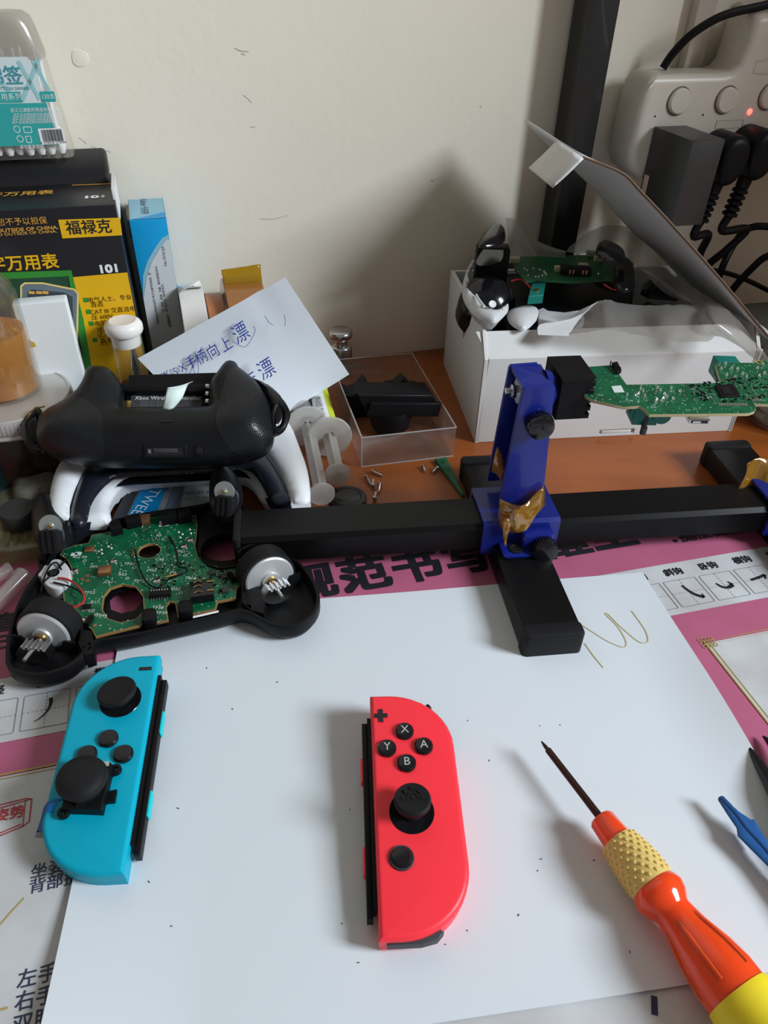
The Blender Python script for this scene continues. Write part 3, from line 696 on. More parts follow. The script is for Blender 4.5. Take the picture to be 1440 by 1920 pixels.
# ------------------------------------------------------------------ circuit board held by the jaws
HZ = .108
CF_ = G(HZ, 0, 0, 0)
crl = [(1058, 694), (1064, 688), (1072, 686), (1082, 689), (1153, 684), (1160, 700), (1175, 721), (1344, 718), (1352, 716), (1346, 700), (1342, 684), (1348, 680), (1412, 680), (1424, 674), (1436, 676), (1445, 684), (1500, 684), (1520, 760), (1416, 757), (1418, 765), (1415, 771), (1404, 775), (1312, 776), (1218, 777), (1210, 768), (1200, 761), (1170, 763), (1111, 750), (1098, 742), (1078, 712)]
board = thing('circuit_board', 'green circuit board held level in the toothed jaw above the rail', 'circuit board', CF_.w(*CF_.uv(1250, 745), -.008))
cp = CF_.P(crl); hol = [circ(*CF_.uv(1070, 693), .0014, 14), circ(*CF_.uv(1131, 749), .0008, 10)]
mb = N(M_pcbe); mb.prism(CF_, cp, -.0016, -.00005, 0, holes=hol)
mb.use(M_pcb); mb.cap(CF_, [inset(ccw(cp), .00015)]+hol, .0)
mb.use(M_silk); mb.poly(CF_, CF_.P([(1146, 725), (1164, 723), (1171, 736), (1152, 737)]), .0002)
M_tp = mat('pcb_fine_print', (.45, .60, .50), .5)
mb.use(M_tp); speck(mb, CF_, cp, 420, .0002, .0009, .00012, 3, ar=(1, .6))
for i, (u, v) in enumerate([(1110, 725), (1125, 742), (1180, 752), (1225, 765), (1260, 735), (1290, 770), (1195, 737), (1330, 745), (1100, 705)]): mb.text(CF_, ['R12', 'TP5', 'C38', 'TP9', 'R7', 'C2', 'L4', 'U3', 'J1'][i], *CF_.uv(u, v), .0022, .0002)
mb.use(M_solder)
for (u, v) in [(1200, 728), (1205, 733), (1197, 738), (1193, 742), (1208, 742), (1231, 727), (1238, 732), (1246, 739), (1250, 744), (1262, 748), (1228, 754), (1232, 750), (1240, 752), (1244, 747), (1275, 734), (1258, 728), (1175, 740),
               (1360, 682), (1372, 690), (1383, 692), (1392, 701), (1400, 706), (1420, 690), (1430, 683), (1424, 705), (1378, 707), (1362, 703), (1433, 700), (1352, 691)]:
    p = CF_.w(*CF_.uv(u, v)); mb.lathe(p, (0, 0, 1), [(0, .0009), (.0004, .0007), (.0014, .0004), (.0016, 0)], 8)
for i in range(11): a, b = CF_.uv(1349+i*5.0, 759); mb.box(CF_, a-.0005, a+.0005, b-.0011, b+.0011, 0, .0004)
for i in range(5): a, b = CF_.uv(1411+i*4.0, 751); mb.box(CF_, a-.0004, a+.0004, b-.0009, b+.0009, 0, .0004)
mb.use(M_blk); reg = CF_.P([(1290, 722), (1440, 700), (1440, 745), (1370, 755), (1300, 752)])
speck(mb, CF_, reg, 90, .0005, .0015, .0006, 8, avoid=[CF_.P([(1335, 725), (1380, 723), (1395, 748), (1350, 750)])])
mb.use(M_solder); speck(mb, CF_, reg, 120, .0003, .0008, .0005, 9, avoid=[CF_.P([(1335, 725), (1380, 723), (1395, 748), (1350, 750)])])
mb.build('board', board)
mb = N(M_blk); mb.prism(CF_, CF_.P([(1339, 725), (1374, 723), (1388, 745), (1351, 747)]), .0002, .0011, .0002); mb.use(M_dgrey)
for k in range(4): a, b = CF_.uv(1358+k*2, 730+k*3.4); mb.box(CF_, a-.002, a+.002, b-.0002, b+.0002, .0011, .00118)
mb.build('main_chip', board)
mb = N(M_blk); f2 = CF_.P([(1146, 686), (1156, 684), (1164, 700), (1156, 703)]); mb.prism(CF_, f2, 0, .0022, .0002)
for i in range(5): mb.box(CF_, *sorted((f2[2][0]-.001+i*-.0009, f2[2][0]-.0006+i*-.0009)), f2[2][1]+i*.0018, f2[2][1]+i*.0018+.001, .001, .0035)
mb.build('pin_header', board)
M_teal = mat('teal_plastic', (0.0, 0.16, 0.13), 0.4)
for (u, v) in ((1212, 782), (1368, 702)):
    a, b = CF_.uv(u, v, -.007); mb = N(M_teal); mb.box(CF_, a-.0065, a+.0065, b+.0005, b+.0135, -.0125, -.0017, .0006)
    mb.lathe(CF_.w(a+.008, b+.004, -.006), (0, -1, 0), [(0, .0045), (.005, .0045), (.005, .002), (.0055, 0)], 20); mb.lathe(CF_.w(a-.005, b+.004, -.006), (0, -1, 0), [(0, .004), (.003, .004), (.003, 0)], 20)
    mb.build('stick_sensor', board); 
    mb = N(M_dgrey); mb.cyl(CF_.w(a+.0005, b+.003, -.004), CF_.w(a, b-.001, -.0150), .0016, .0014, 12); mb.lathe(CF_.w(a, b-.001, -.0165), (0, 0, 1), [(0, 0), (0, .0017), (.004, .0017), (.004, 0)], 10); mb.build('stick_shaft', board)
a, b = CF_.uv(1312, 776); mb = N(M_steel); mb.box(CF_, a-.0052, a+.0052, b-.0025, b+.004, -.0045, -.0017, .0003); mb.use(M_ink); mb.box(CF_, a-.0043, a+.0043, b-.0027, b-.002, -.0040, -.0023); mb.use(M_solder)
mb.box(CF_, a-.0035, a+.0005, b-.0030, b-.0024, -.0036, -.0027); mb.build('usb_socket', board)
for (u, v) in ((1070, 693), (1424, 680)): mb = N(M_gold); mb.band(CF_, circ(*CF_.uv(u, v), .0020, 18), .0010, .0002, True); mb.build('gold_ring', board)

# ------------------------------------------------------------------ white card box with parts inside
BX = G(0.0, .0658, .4658, 8.0); BW, BD, BH = .203, .128, .083; CZ = .0674
box = thing('card_box', 'open white cardboard box holding gamepad parts, its lid leaning back beside the wall', 'cardboard box', BX.w(BW/2, BD/2, 0))
th = .0028
mb = N(M_card)
bf = Fr(BX.w(0, 0, 0), BX.ex, (0, 0, 1))
mb.prism(bf, [(0, 0), (BW, 0), (BW+.002, CZ), (.0035, CZ)], -th, 0, .0005, holes=[[(.0955, .0020), (.1235, .0020), (.1235, .0062), (.0955, .0062)]]); mb.build('front_wall', box)
mb = N(M_cardin); mb.box(bf, .094, .125, .0012, .0075, -.0045, -.0026, .0003); mb.use(M_card); mb.box(bf, .098, .121, .0024, .0050, -.0030, -.0004, .0005); mb.build('locking_tab', box)
# sloping flap above the crease
fs = Fr(BX.w(0, 0, CZ), BX.ex, BX.ey*.0145+Vector((0, 0, .0145)))
mb = N(M_card); mb.prism(fs, [(.0035, 0), (BW+.002, 0), (BW-.018, .0205), (-.0045, .0205)], -.0015, 0, .0003); mb.build('front_flap', box)
bs = Fr(BX.w(0, 0, 0), -BX.ey, (0, 0, 1))           # left side wall, a = -depth, c = -ex (outwards)
so = [(0, 0), (0, CZ), (-.0145, BH), (-BD, BH), (-BD, 0)]
for off in (0.0, -BW+th):
    mb = N(M_card); hl = []
    if off == 0.0: hl = [smooth([(-.072, BH-.004), (-.064, BH-.006), (-.060, BH-.018), (-.064, BH-.030), (-.069, BH-.026), (-.072, BH-.012)], 4)]
    mb.prism(bs, [(x, z) for x, z in so], -th+off, 0.0+off, .0004, holes=hl); mb.use(M_kraft)
    mb.band(bs, [(-.0002, 0), (-.0002, CZ), (-.0147, BH+.0002)], .0010, .0003+off); mb.build('side_wall', box)
mb = N(M_card); mb.box(BX, 0, BW, BD-th, BD, 0, BH, .0004); mb.build('rear_wall', box)
mb = N(M_cardin); mb.box(BX, th, BW-th, th, BD-th, .0005, .003); mb.build('box_floor', box)
# lid hinged along the right side, leaning over to the left
def Yp(u, v, d): fr = vfb(d); q = fr.uv(u, v); return fr.w(*q)
def vfb(d): return Fr(BX.w(0, d, 0), BX.ex, (0, 0, 1))
fe = [BX.w(BW+.002, .006, .080), Yp(1440, 632, .006), Yp(1350, 524, .006), Yp(1262, 425, .006), Yp(1200, 359, .006), Yp(1165, 325, .006), Yp(1093, 296, .006)]
re = [BX.w(BW-.002, BD-.004, .080), Yp(1290, 530, BD-.006), Yp(1235, 475, BD-.006), Yp(1180, 425, BD-.008), Yp(1132, 370, BD-.008), Yp(1105, 343, BD-.008), Yp(985, 226, BD-.008)]
mb = N(M_cardin); rows = [fe, [a.lerp(b, .35) for a, b in zip(fe, re)], [a.lerp(b, .7) for a, b in zip(fe, re)], re]; mb.sheet(rows, 5, 3); lid = mb.build('lid', box, solid=.0022)
mb = N(M_kraft); mb.tube([p+Vector((.0, -.0004, .0004)) for p in fe[1:]], .0009, 6, 5); mb.build('cut_edge', lid)
K0 = Yp(1093, 296, .004); K1 = fe[-1].lerp(re[-1], .40)
K2 = K0+ (Yp(1035, 351, .004)-K0); K3 = K2+(K1-K0)
mb = N(M_card); mb.sheet([[K1, K0], [K1.lerp(K3, .5)+Vector((0, -.001, 0)), K0.lerp(K2, .5)+Vector((0, -.001, 0))], [K3, K2]], 3, 3); mb.build('lid_tab', box, solid=.0016)
# --- things inside the box
ML = mat('pale_grey_shell', (.60, .60, .61), .4)
gp = thing('opened_gamepad', 'opened white gamepad with its black inner frame and green board lying in the card box', 'gamepad', BX.w(.08, .06, .0045))
def zf(u, v, z): return at(u, v, z)
gf = G(.090, 0, 0, 0)
mb = N(ML); P = smooth(gf.P([(884, 492), (872, 515), (866, 545), (872, 570), (890, 592), (912, 603), (928, 606), (940, 598), (952, 585), (952, 574), (935, 585), (925, 588), (905, 575), (885, 550), (880, 520), (890, 495)]), 3)
mb.pillow(gf, P, .0, dome(.005, .006), lambda d, a, b: -min(.010, d*1.6), .0025); mb.build('left_grip_shell', gp)
mb = N(M_blkg); q = gf.uv(918, 542, .004); c0 = gf.w(q[0], q[1], -.006)
mb.lathe(c0, Vector((.15, -.55, .7)), [(-.022, 0), (-.022, .019), (-.006, .021), (.004, .0195), (.011, .015), (.015, .008), (.016, 0)], 34); mb.build('motor_housing', gp)
mb = N(M_white); ax = Vector((.15, -.55, .7)).normalized(); mb.lathe(at(923, 571, .098), ax, [(0, .0026), (.001, .0026), (.001, .0012), (.0005, 0)], 16)
mb.tube([at(893, 553, .096), at(898, 562, .097), at(908, 575, .098)], .0009, 6); mb.build('screw_post', gp)
# front shell piece between grips
mb = N(ML); P = smooth(gf.P([(955, 572), (985, 564), (1010, 568), (1012, 580), (1000, 595), (985, 605), (968, 600), (955, 588)]), 3); mb.pillow(gf, P, -.006, dome(.006, .012), lambda d, a, b: -.01, .004)
mb.prism(gf, gf.P([(1010, 570), (1020, 566), (1030, 572), (1060, 575), (1095, 570), (1098, 585), (1060, 595), (1030, 590), (1012, 586)]), -.012, -.004, .001); mb.build('front_shell', gp)
mb = N(M_blk); P = gf.P([(900, 480), (960, 470), (1090, 478), (1180, 470), (1195, 520), (1190, 560), (1120, 565), (1090, 585), (1020, 600), (960, 600), (940, 560)]); mb.prism(gf, P, -.040, -.0100, .002); P = gf.P([(905, 540), (1100, 560), (1180, 570), (1170, 600), (940, 608), (905, 590)], -.022); mb.prism(gf, P, -.060, -.022, .002); mb.build('inner_frame', gp)
gz = G(.101, 0, 0, 0); mb = N(mat('shaded_green_mask', (.012, .11, .04), .35, var=(100, .3)))
P = gz.P([(960, 481), (1005, 479), (1035, 480), (1080, 478), (1145, 478), (1165, 500), (1150, 523), (1070, 528), (1010, 524), (985, 528), (966, 505)]); mb.prism(gz, P, -.0016, 0)
mb.use(M_solder)
for (u, v) in [(983, 504), (988, 507), (1000, 504), (1012, 506), (1020, 509), (990, 516), (1004, 519), (1010, 519), (1017, 517), (1022, 512), (1024, 515), (1122, 514)]: mb.lathe(gz.w(*gz.uv(u, v)), (0, 0, 1), [(0, .0009), (.0005, .0006), (.0011, 0)], 7)
mb.use(M_brass); speck(mb, gz, P, 25, .0008, .0016, .0006, 4); mb.build('board', gp)
mb = N(mat('cream_connector', (.45, .43, .28), .5))
for (u, v) in [(1048, 509), (1093, 504), (1107, 480), (1122, 490), (965, 492)]: a, b = gz.uv(u, v); mb = N(MATS['cream_connector']); mb.box(gz, a-.0035, a+.0035, b-.0022, b+.0022, 0, .004, .0004); mb.build('wire_socket', gp)
mb = N(M_blk); a, b = gz.uv(1078, 514); mb.box(gz, a-.011, a+.011, b-.004, b+.004, 0, .0055, .0006); mb.use(M_copper)
for dx in (-.0055, -.003, .004, .0065): mb.box(gz, a+dx, a+dx+.0012, b-.0043, b-.0038, .001, .0045)
mb.build('battery_connector', gp)
mb = N(M_teal); P = gz.P([(998, 526), (1024, 524), (1020, 548), (992, 550)]); mb.prism(gz, P, -.008, -.002, .0005); mb.use(M_brass); mb.lathe(gz.w(*gz.uv(1007, 540), -.002), (0, 0, 1), [(0, .002), (.001, .002), (.001, 0)], 12); mb.build('stick_sensor', gp)
def trig(px, zz, m=M_blkg, k=1.0, drop=.03):
    t = G(zz, 0, 0, 0); mb = N(m); P = smooth(t.P(px), 3); mb.pillow(t, P, 0, dome(.006*k, .008), lambda d, a, b: -drop, .003); mb.build('trigger', gp)
trig([(918, 428), (930, 423), (942, 427), (948, 440), (944, 456), (930, 462), (905, 466), (896, 460), (903, 445)], .128, k=.8, drop=.012)
mb = N(M_blk); mb.box(BX.sub(*[0, 0]), .0, .0001, 0, .0001, .05, .0501); mb.bm.clear()
P0 = at(925, 462, .116); mb.box(G(0, P0.x, P0.y, 0), -.012, .012, -.006, .006, .080, .117, .002); mb.build('trigger_bracket', gp)
mb = N(M_bt); P0 = at(912, 481, .108); mb.box(G(0, P0.x, P0.y, 20), -.003, .003, -.002, .002, .098, .111, .0005); mb.build('trigger_spring_cover', gp)
trig([(1120, 462), (1135, 458), (1160, 468), (1172, 480), (1168, 498), (1140, 492), (1118, 478)], .112, drop=.02)
trig([(1160, 490), (1185, 495), (1192, 520), (1186, 545), (1160, 548), (1150, 530), (1152, 505)], .100)
mb = N(M_redw); mb.tube([at(958, 527, .099), at(975, 524, .100), at(990, 535, .099), at(1012, 560, .093)], .0006, 6); mb.build('red_wire', gp); mb = N(M_redw); mb.tube([at(1132, 533, .1), at(1150, 543, .1), at(1175, 545, .1)], .0006, 6); mb.build('red_wire', gp)
kb = thing('black_shell_piece', 'ribbed black plastic shell piece lying at the rear right inside the card box', 'plastic part', at(1240, 545, .06))
t = G(.086, 0, 0, 0); mb = N(M_blk); P = t.P([(1205, 535), (1225, 520), (1262, 535), (1275, 555), (1270, 565), (1215, 560), (1200, 552)]); mb.pillow(t, P, 0, dome(.006, .01), lambda d, a, b: -.02, .004); kb2 = mb.build('shell', kb)
mb = N(M_dgrey)
for k in range(5): mb.tube([at(1208+k*11, 548-k*2, .0905), at(1222+k*9, 533+k*2, .0925)], .0007, 5, 1)
mb.build('rib', kb)
# cloudy plastic bag spilling over
bag = thing('plastic_bag', 'cloudy crumpled plastic bag spilling over the front of the card box', 'plastic bag', BX.w(.13, .05, .05))
mb = N(M_bag)
mb.sheet([[at(948, 408, .128), at(968, 412, .129), at(990, 436, .122), at(1020, 458, .115), at(1062, 471, .112)], [at(953, 445, .117), at(970, 445, .118), at(990, 452, .114), at(1020, 468, .112), at(1060, 476, .110)], [at(958, 482, .105), at(975, 481, .105), at(995, 481, .105), at(1020, 481, .105), at(1060, 483, .105)]], 4, 4, .0003, 1)
mb.sheet([[at(1062, 470, .112), at(1095, 440, .118), at(1140, 422, .122), at(1190, 430, .112), at(1235, 470, .105), at(1290, 530, .098), at(1330, 575, .094)],
          [at(1070, 474, .110), at(1100, 455, .114), at(1145, 440, .116), at(1190, 460, .112), at(1235, 510, .104), at(1275, 550, .094), at(1315, 585, .091)],
          [at(1085, 478, .108), at(1110, 470, .108), at(1150, 462, .108), at(1175, 482, .106), at(1215, 520, .100), at(1255, 555, .090), at(1308, 570, .089)]], 4, 4, .0004, 2)
mb.build('rear_film', bag, sharp=180)
mb = N(M_bag)
mb.sheet([[at(1086, 602, .086), at(1108, 572, .098), at(1135, 562, .100), at(1160, 567, .097), at(1200, 572, .096), at(1250, 572, .096), at(1308, 571, .094), at(1335, 565, .096), at(1375, 590, .094), at(1440, 670, .085)],
          [at(1075, 615, .086), at(1105, 592, .093), at(1135, 588, .098), at(1165, 600, .093), at(1200, 600, .091), at(1250, 600, .096), at(1305, 598, .090), at(1335, 600, .098), at(1380, 625, .090), at(1442, 685, .080)],
          [at(1062, 628, .086), at(1100, 622, .089), at(1140, 618, .093), at(1180, 625, .090), at(1215, 632, .088), at(1260, 640, .087), at(1325, 641, .085), at(1345, 630, .086), at(1385, 650, .084), at(1430, 688, .078)]], 5, 5, .0004, 4)
mb.build('front_film', bag, sharp=180)
mb = N(M_white); mb.sheet([[at(1090, 580, .093), at(1108, 572, .100), at(1122, 566, .102)], [at(1060, 600, .088), at(1085, 592, .093), at(1112, 574, .100)], [at(1012, 608, .086), at(1045, 606, .087), at(1085, 600, .090)], [at(1009, 628, .0845), at(1040, 629, .0855), at(1066, 630, .086)]], 4, 3)
mb.build('opaque_header', bag, sharp=180)

# ------------------------------------------------------------------ black square post
post = N(mat('black_powder_coat', (0.010, 0.010, 0.010), 0.5, coat=0.15)); post.box(WF, .1285, .1515, 0.0, .75, .004, .0285, .0012)
tag(post.build('square_post'), 'tall black square metal post standing against the wall behind the card box', 'post')

# ------------------------------------------------------------------ power strip, plugs and cables
M_ivory = mat('ivory_plastic', (0.60, 0.54, 0.465), 0.35)
ps = thing('power_strip', 'ivory multi-socket extension plugged in high on the wall at the right', 'power strip', WF.w(.23, .18, .0))
ol = WF.P([(1240, 142), (1363, 138), (1378, 134), (1390, 120), (1405, 80), (1418, 40), (1426, 29), (1440, 25)], .045)
outl = [(.40, ol[-1][1]+.003), (.40, .148), (.195, .148), (.186, .150), (.178, .156), (.1745, .166), (.1750, .200), (.1765, .213), (.180, .2185), (.186, .2208)]+ol
outl = [p for p in outl]
mb = N(M_ivory); mb.prism(WF, outl, .012, .045, .006, .002, k=5); mb.build('housing', ps, sharp=45)
for i, px in enumerate([(1274, 190), (1363, 188), (1444, 181)]):
    a, b = WF.uv(*px, .046); mb = N(M_ivory); mb.lathe(WF.w(a, b, .0448), WF.ez, [(0, .0090), (.0022, .0088), (.0032, .0078), (.0034, 0)], 32); mb.use(mat('shadow_gap', (.10, .08, .06), .7)); mb.band(WF, circ(a, b, .0094, 32), .0007, .0453, True); mb.build('switch_button', ps)
mb = N(mat('red_led', (.9, .1, .08), .3, emis=((1.0, .08, .06), 4.0))); a, b = WF.uv(1406, 210, .0455); mb.lathe(WF.w(a, b, .0445), WF.ez, [(0, .0024), (.001, .0022), (.0018, 0)], 14); mb.build('indicator_lamp', ps)
mb = N(M_ivory); mb.band(WF, [WF.uv(u, v, .046) for u, v in [(1440, 112), (1422, 114), (1414, 136), (1440, 138)]], .0008, .0457)
a, b = WF.uv(1370, 232, .046); mb.band(WF, rrect(a, b, .024, .0055, .001), .0006, .0455, True)
mb.use(M_ink)
for px in [(1228, 218), (1318, 215)]: mb.prism(WF, circ(*WF.uv(*px, .045), .0007, 8), .045, .0453)
mb.build('moulded_mark', ps)
ad = thing('power_adapter', 'large square black power adapter plugged into the left end of the power strip', 'power adapter', WF.w(.20, .15, .06))
mb = N(mat('charcoal_plastic', (0.030, 0.028, 0.026), 0.42)); mb.box(WF, .1885, .2155, .128, .187, .0452, .096, .0018); mb.build('adapter_body', ad)
mb = N(mat('pale_label', (.55, .38, .33), .6)); fl = Fr(WF.w(.1885, 0, 0), WF.ez, (0, 0, 1))
fl = Fr(WF.w(.1885, 0, 0), WF.ez, (0, 0, 1)); mb.prism(Fr(WF.w(.1884, 0, 0), -WF.ez, (0, 0, 1)) if False else fl, rrect(.0515, .147, .006, .014, .0005), -.0003, 0.0003) ; mb.build('rating_label', ad)
def plug(label, px, pts, group=None):
    a, b = WF.uv(*px, .060); t = thing('power_plug', label, 'plug', WF.w(a, b-.01, .046), 'black mains plugs in the power strip')
    mb = N(M_blk); P = smooth([(a-.010, b-.012), (a-.012, b+.004), (a-.006, b+.012), (a+.004, b+.013), (a+.012, b+.006), (a+.013, b-.008), (a+.006, b-.020), (a-.004, b-.022)], 4)
    mb.prism(WF, P, .0452, .074, .006, .001, k=4); mb.build('plug_body', t)
    mb = N(M_blk); o = WF.w(a, b-.018, .060); d = (WF.ey*-1+WF.ex*-.18).normalized()
    pf = [(0, .0060), (.012, .0052)]
    for k in range(5): pf += [(.012+k*.0045, .0035), (.0135+k*.0045, .0062), (.0155+k*.0045, .0062), (.0165+k*.0045, .0035)]
    pf += [(.036, .0034), (.036, 0)]; mb.lathe(o, d, [(0, 0)]+pf, 16); mb.build('strain_relief', t)
    mb = N(M_blk); e = o+d*.034
    mb.tube([e, e+d*.012]+[WF.w(*WF.uv(u, v, c), c) for u, v, c in pts], .0033, 10, 7); mb.build('cable', t); return t
plug('black mains plug half hidden behind the square adapter', (1362, 285), [(1328, 440, .055), (1312, 478, .045), (1308, 520, .03)])
plug('black mains plug at the right edge of the photo, with a ribbed cable sleeve', (1418, 275), [(1400, 430, .055), (1360, 470, .050), (1325, 500, .04), (1300, 545, .03)])
cab = N(M_blk); 
def wpt(u, v, c): return WF.w(*WF.uv(u, v, c), c)
cab.tube([wpt(1243, 128, .020), wpt(1262, 100, .022), wpt(1300, 62, .028), wpt(1360, 28, .032), wpt(1450, 6, .034), wpt(1520, -20, .03)], .0030, 10, 7)
tag(cab.build('black_cable'), 'thin black cable arching over the top left of the power strip', 'cable')
cab = N(M_blk); cab.tube([wpt(1500, 440, .05), wpt(1440, 425, .05), wpt(1400, 430, .045), wpt(1375, 460, .045), wpt(1355, 500, .05), wpt(1340, 545, .04)], .0030, 10, 7)
tag(cab.build('black_cable'), 'black cable looping down from the right edge below the plugs', 'cable')
cab = N(M_blk); cab.tube([wpt(1500, 470, .06), wpt(1440, 480, .055), wpt(1408, 505, .05), wpt(1380, 535, .045), wpt(1360, 562, .04)], .0032, 10, 7)
tag(cab.build('black_cable'), 'black cable crossing low behind the lid of the card box', 'cable')
cab = N(M_blk); cab.tube([wpt(1315, 505, .030), wpt(1350, 509, .028), wpt(1400, 525, .028), wpt(1470, 560, .028)], .0022, 8, 7)
tag(cab.build('black_cable'), 'thin black cable lying flat against the wall, lowest of the tangle', 'cable')
# trunking and a wall plate behind
mb = N(M_ivory); a0 = WF.uv(1297, 0, 0)[0]; a1 = WF.uv(1352, 0, .01)[0]; mb.box(WF, a0, a1-.002, .21, .75, 0, .010, .001); t_ = mb.build('cable_trunking'); tag(t_, 'ivory vertical cable trunking on the wall behind the power strip', 'cable trunking')
mb = N(M_ivory); a0 = WF.uv(1372, 60, .008)[0]; mb.box(WF, a0, a0+.09, .195, .262, 0, .011, .003, .004); t_ = mb.build('wall_socket'); tag(t_, 'ivory wall socket plate half hidden behind the power strip', 'wall socket')
# jar and cloth at the right edge
jr = thing('glass_jar', 'ridged glass jar with a pale lid standing right of the card box', 'jar', (.318, .515, 0))
M_glass = mat('clear_glass', (.92, .93, .88), .03, trans=1.0)
M_olive = mat('olive_contents', (.20, .17, .09), .5)
mb = N(M_olive); mb.lathe((.318, .515, .004), (0, 0, 1), [(0, 0), (0, .030), (.045, .030), (.045, 0)], 36); mb.build('contents', jr)
mb = N(clear('jar_glass', (.92, .92, .86), .06, .5, .08)); mb.lathe((.318, .515, 0), (0, 0, 1), [(0, 0), (0, .031), (.003, .034)]+[(.006+.007*i+dz, .034+dr) for i in range(7) for dz, dr in ((0, 0), (.0035, .0014))]+[(.058, .033), (.068, .026), (.075, .026)], 40); mb.build('jar_wall', jr)
mb = N(mat('pale_lid', (.46, .45, .34), .5)); mb.lathe((.318, .515, .073), (0, 0, 1), [(0, 0), (0, .029), (.012, .029), (.013, .028), (.013, 0)], 40); mb.build('jar_lid', jr)
mb = N(mat('olive_cloth', (.10, .10, .075), .9, bump=(200, .4, .001))); mb.pillow(G(0, 0, 0, 0), smooth([(.285, .60), (.31, .575), (.37, .58), (.42, .60), (.42, .66), (.36, .67), (.30, .655)], 4), 0, dome(.045, .03), None, .008)
tag(mb.build('folded_cloth'), 'dark olive folded cloth behind the glass jar at the right edge', 'cloth')
# ------------------------------------------------------------------ multimeter carton
M_cb = mat('glossy_black_card', (0.010, 0.010, 0.012), 0.35, bump=(60, .1, .0005)); M_cy = mat('yellow_print', (0.78, 0.44, 0.006), 0.4)
M_gt = mat('gold_lettering', (.70, .36, .06), .45); M_gr = mat('green_print', (.03, .25, .03), .45); M_wt = mat('white_lettering', (.8, .8, .8), .5)
C1 = .080
mA, mZ = WF.uv(216, 383, C1)
mbx = thing('multimeter_carton', 'black and yellow cardboard carton with Chinese lettering standing against the wall', 'carton', WF.w(mA-.07, 0, C1/2))
FWm = WF.sub(0, 0, C1)
def FP(*pts): return [FWm.uv(u, v, .0002) for u, v in pts]
mb = N(M_cb); mb.box(WF, mA-.155, mA, 0, mZ, .004, C1, .0012)
mb.use(M_cy); yl = FP((132, 520), (152, 600), (166, 692), (172, 740)); yb = [(yl[0][0], yl[0][1])]; ytop = yl[0][1]
mb.poly(FWm, [yl[0], (mA-.0006, ytop+.0005), (mA-.0006, .002), (yl[2][0], .002), yl[2]], .0003)
mb.poly(FWm, FP((109, 412), (225, 408), (229, 441), (117, 447)), .0003)
mb.use(M_gr); mb.band(FWm, FP((-20, 518), (131, 512), (150, 600), (168, 705)), .0045, .0004)
mb.use(mat('dark_green_print', (.01, .06, .03), .5)); mb.poly(FWm, FP((-60, 523), (126, 516), (164, 705), (164, 760), (-60, 760)), .00025)
mb.use(mat('pale_yellow_line', (.80, .58, .20), .45)); dev = FP((38, 600), (38, 535), (46, 529), (80, 529), (140, 541), (148, 550), (146, 640), (140, 720), (60, 740)); mb.poly(FWm, dev, .0005)
mb.use(mat('slate_print', (.13, .17, .20), .45)); mb.poly(FWm, inset(ccw(dev), .0011), .0006)
mb.use(mat('dark_slate_print', (.04, .055, .07), .45)); mb.poly(FWm, FP((52, 560), (52, 546), (60, 542), (120, 548), (136, 556), (138, 640), (130, 720), (60, 730)), .0007)
mb.use(M_gt)
for i, k in enumerate((54, 68, 80)): mb.poly(FWm, FP((k, 545), (k+11, 546), (k+11, 551), (k, 550)), .0008)
mb.use(M_ink); mb.text(FWm, '福禄克', *FWm.uv(167, 427), .0090, .0005, bold=.012, sx=1.0, rot=-1)
mb.use(M_cy); mb.text(FWm, '数字万用表', *FWm.uv(28, 495), .0102, .0005, bold=.018, rot=-1)
mb.use(M_gt); mb.text(FWm, '售往中国以外地区恕不予以担保', *FWm.uv(-22, 418), .0047, .0005, sx=1.0, rot=-1); mb.text(FWm, 'NOT FOR SALE OUTSIDE OF CHINA.', *FWm.uv(8, 432), .0029, .0005, bold=.02, sx=1.3); mb.text(FWm, 'NO WARRANTY IF SOLD OUTSIDE OF CHINA.', *FWm.uv(-4, 440), .0024, .0005, bold=.01, sx=1.35)
mb.use(M_wt); mb.text(FWm, '101', *FWm.uv(204, 504), .0072, .0005, bold=.04, sx=1.25)
mb.use(M_gr)
for px in ((161, 562), (166, 584), (171, 606), (178, 637)): a, b = FWm.uv(*px); mb.poly(FWm, rrect(a, b, .0030, .0030, .0001), .0005)
mb.use(mat('brown_ink', (.06, .02, .005), .5))
for s_, px, sz in (('电气人士、专业', (206, 560), .0040), ('首选', (182, 571), .0040), ('CAT III 交直流电', (212, 582), .0040), ('压 600V', (192, 594), .0040), ('电阻、通断测', (212, 604), .0040), ('试、二极管测', (216, 616), .0040), ('试。电容', (205, 627), .0040), ('基本直流精度', (222, 636), .0040), ('0.5 %', (201, 644), .0040)):
    mb.text(FWm, s_, *FWm.uv(*px), sz, .0005)
TP = Fr(WF.w(0, mZ, 0), WF.ex, -WF.ez)         # top face: a along wall, b away from viewer
mb.use(M_gt); mb.text(TP, '数字万用表', *TP.uv(22, 365), .0100, .0003, bold=.02); mb.use(M_wt); mb.text(TP, '101', *TP.uv(178, 370), .0078, .0003, bold=.05, sx=1.25)
mb.build('carton_body', mbx)
fp = [(-.028, 0), (-.024, .006), (-.014, .013), (-.002, .0155), (-.002, 0)]
mb = N(M_cb); fxm = Fr(WF.w(mA-.003, mZ, 0), -WF.ez, (0, 1e-9, 1)); mb.prism(fxm, fp, -.15 if fxm.ez.dot(WF.ex) > 0 else 0, 0 if fxm.ez.dot(WF.ex) > 0 else .15, .003, k=4)
mb.use(M_gt); mb.band(TP, [TP.uv(135, 348), TP.uv(214, 345)], .0016, .0003); mb.build('raised_flap', mbx)
mb = N(M_card); mb.box(WF, mA-.0012, mA+.0010, mZ-.012, mZ+.006, .030, C1-.010, .0004); mb.build('worn_side_flap', mbx)

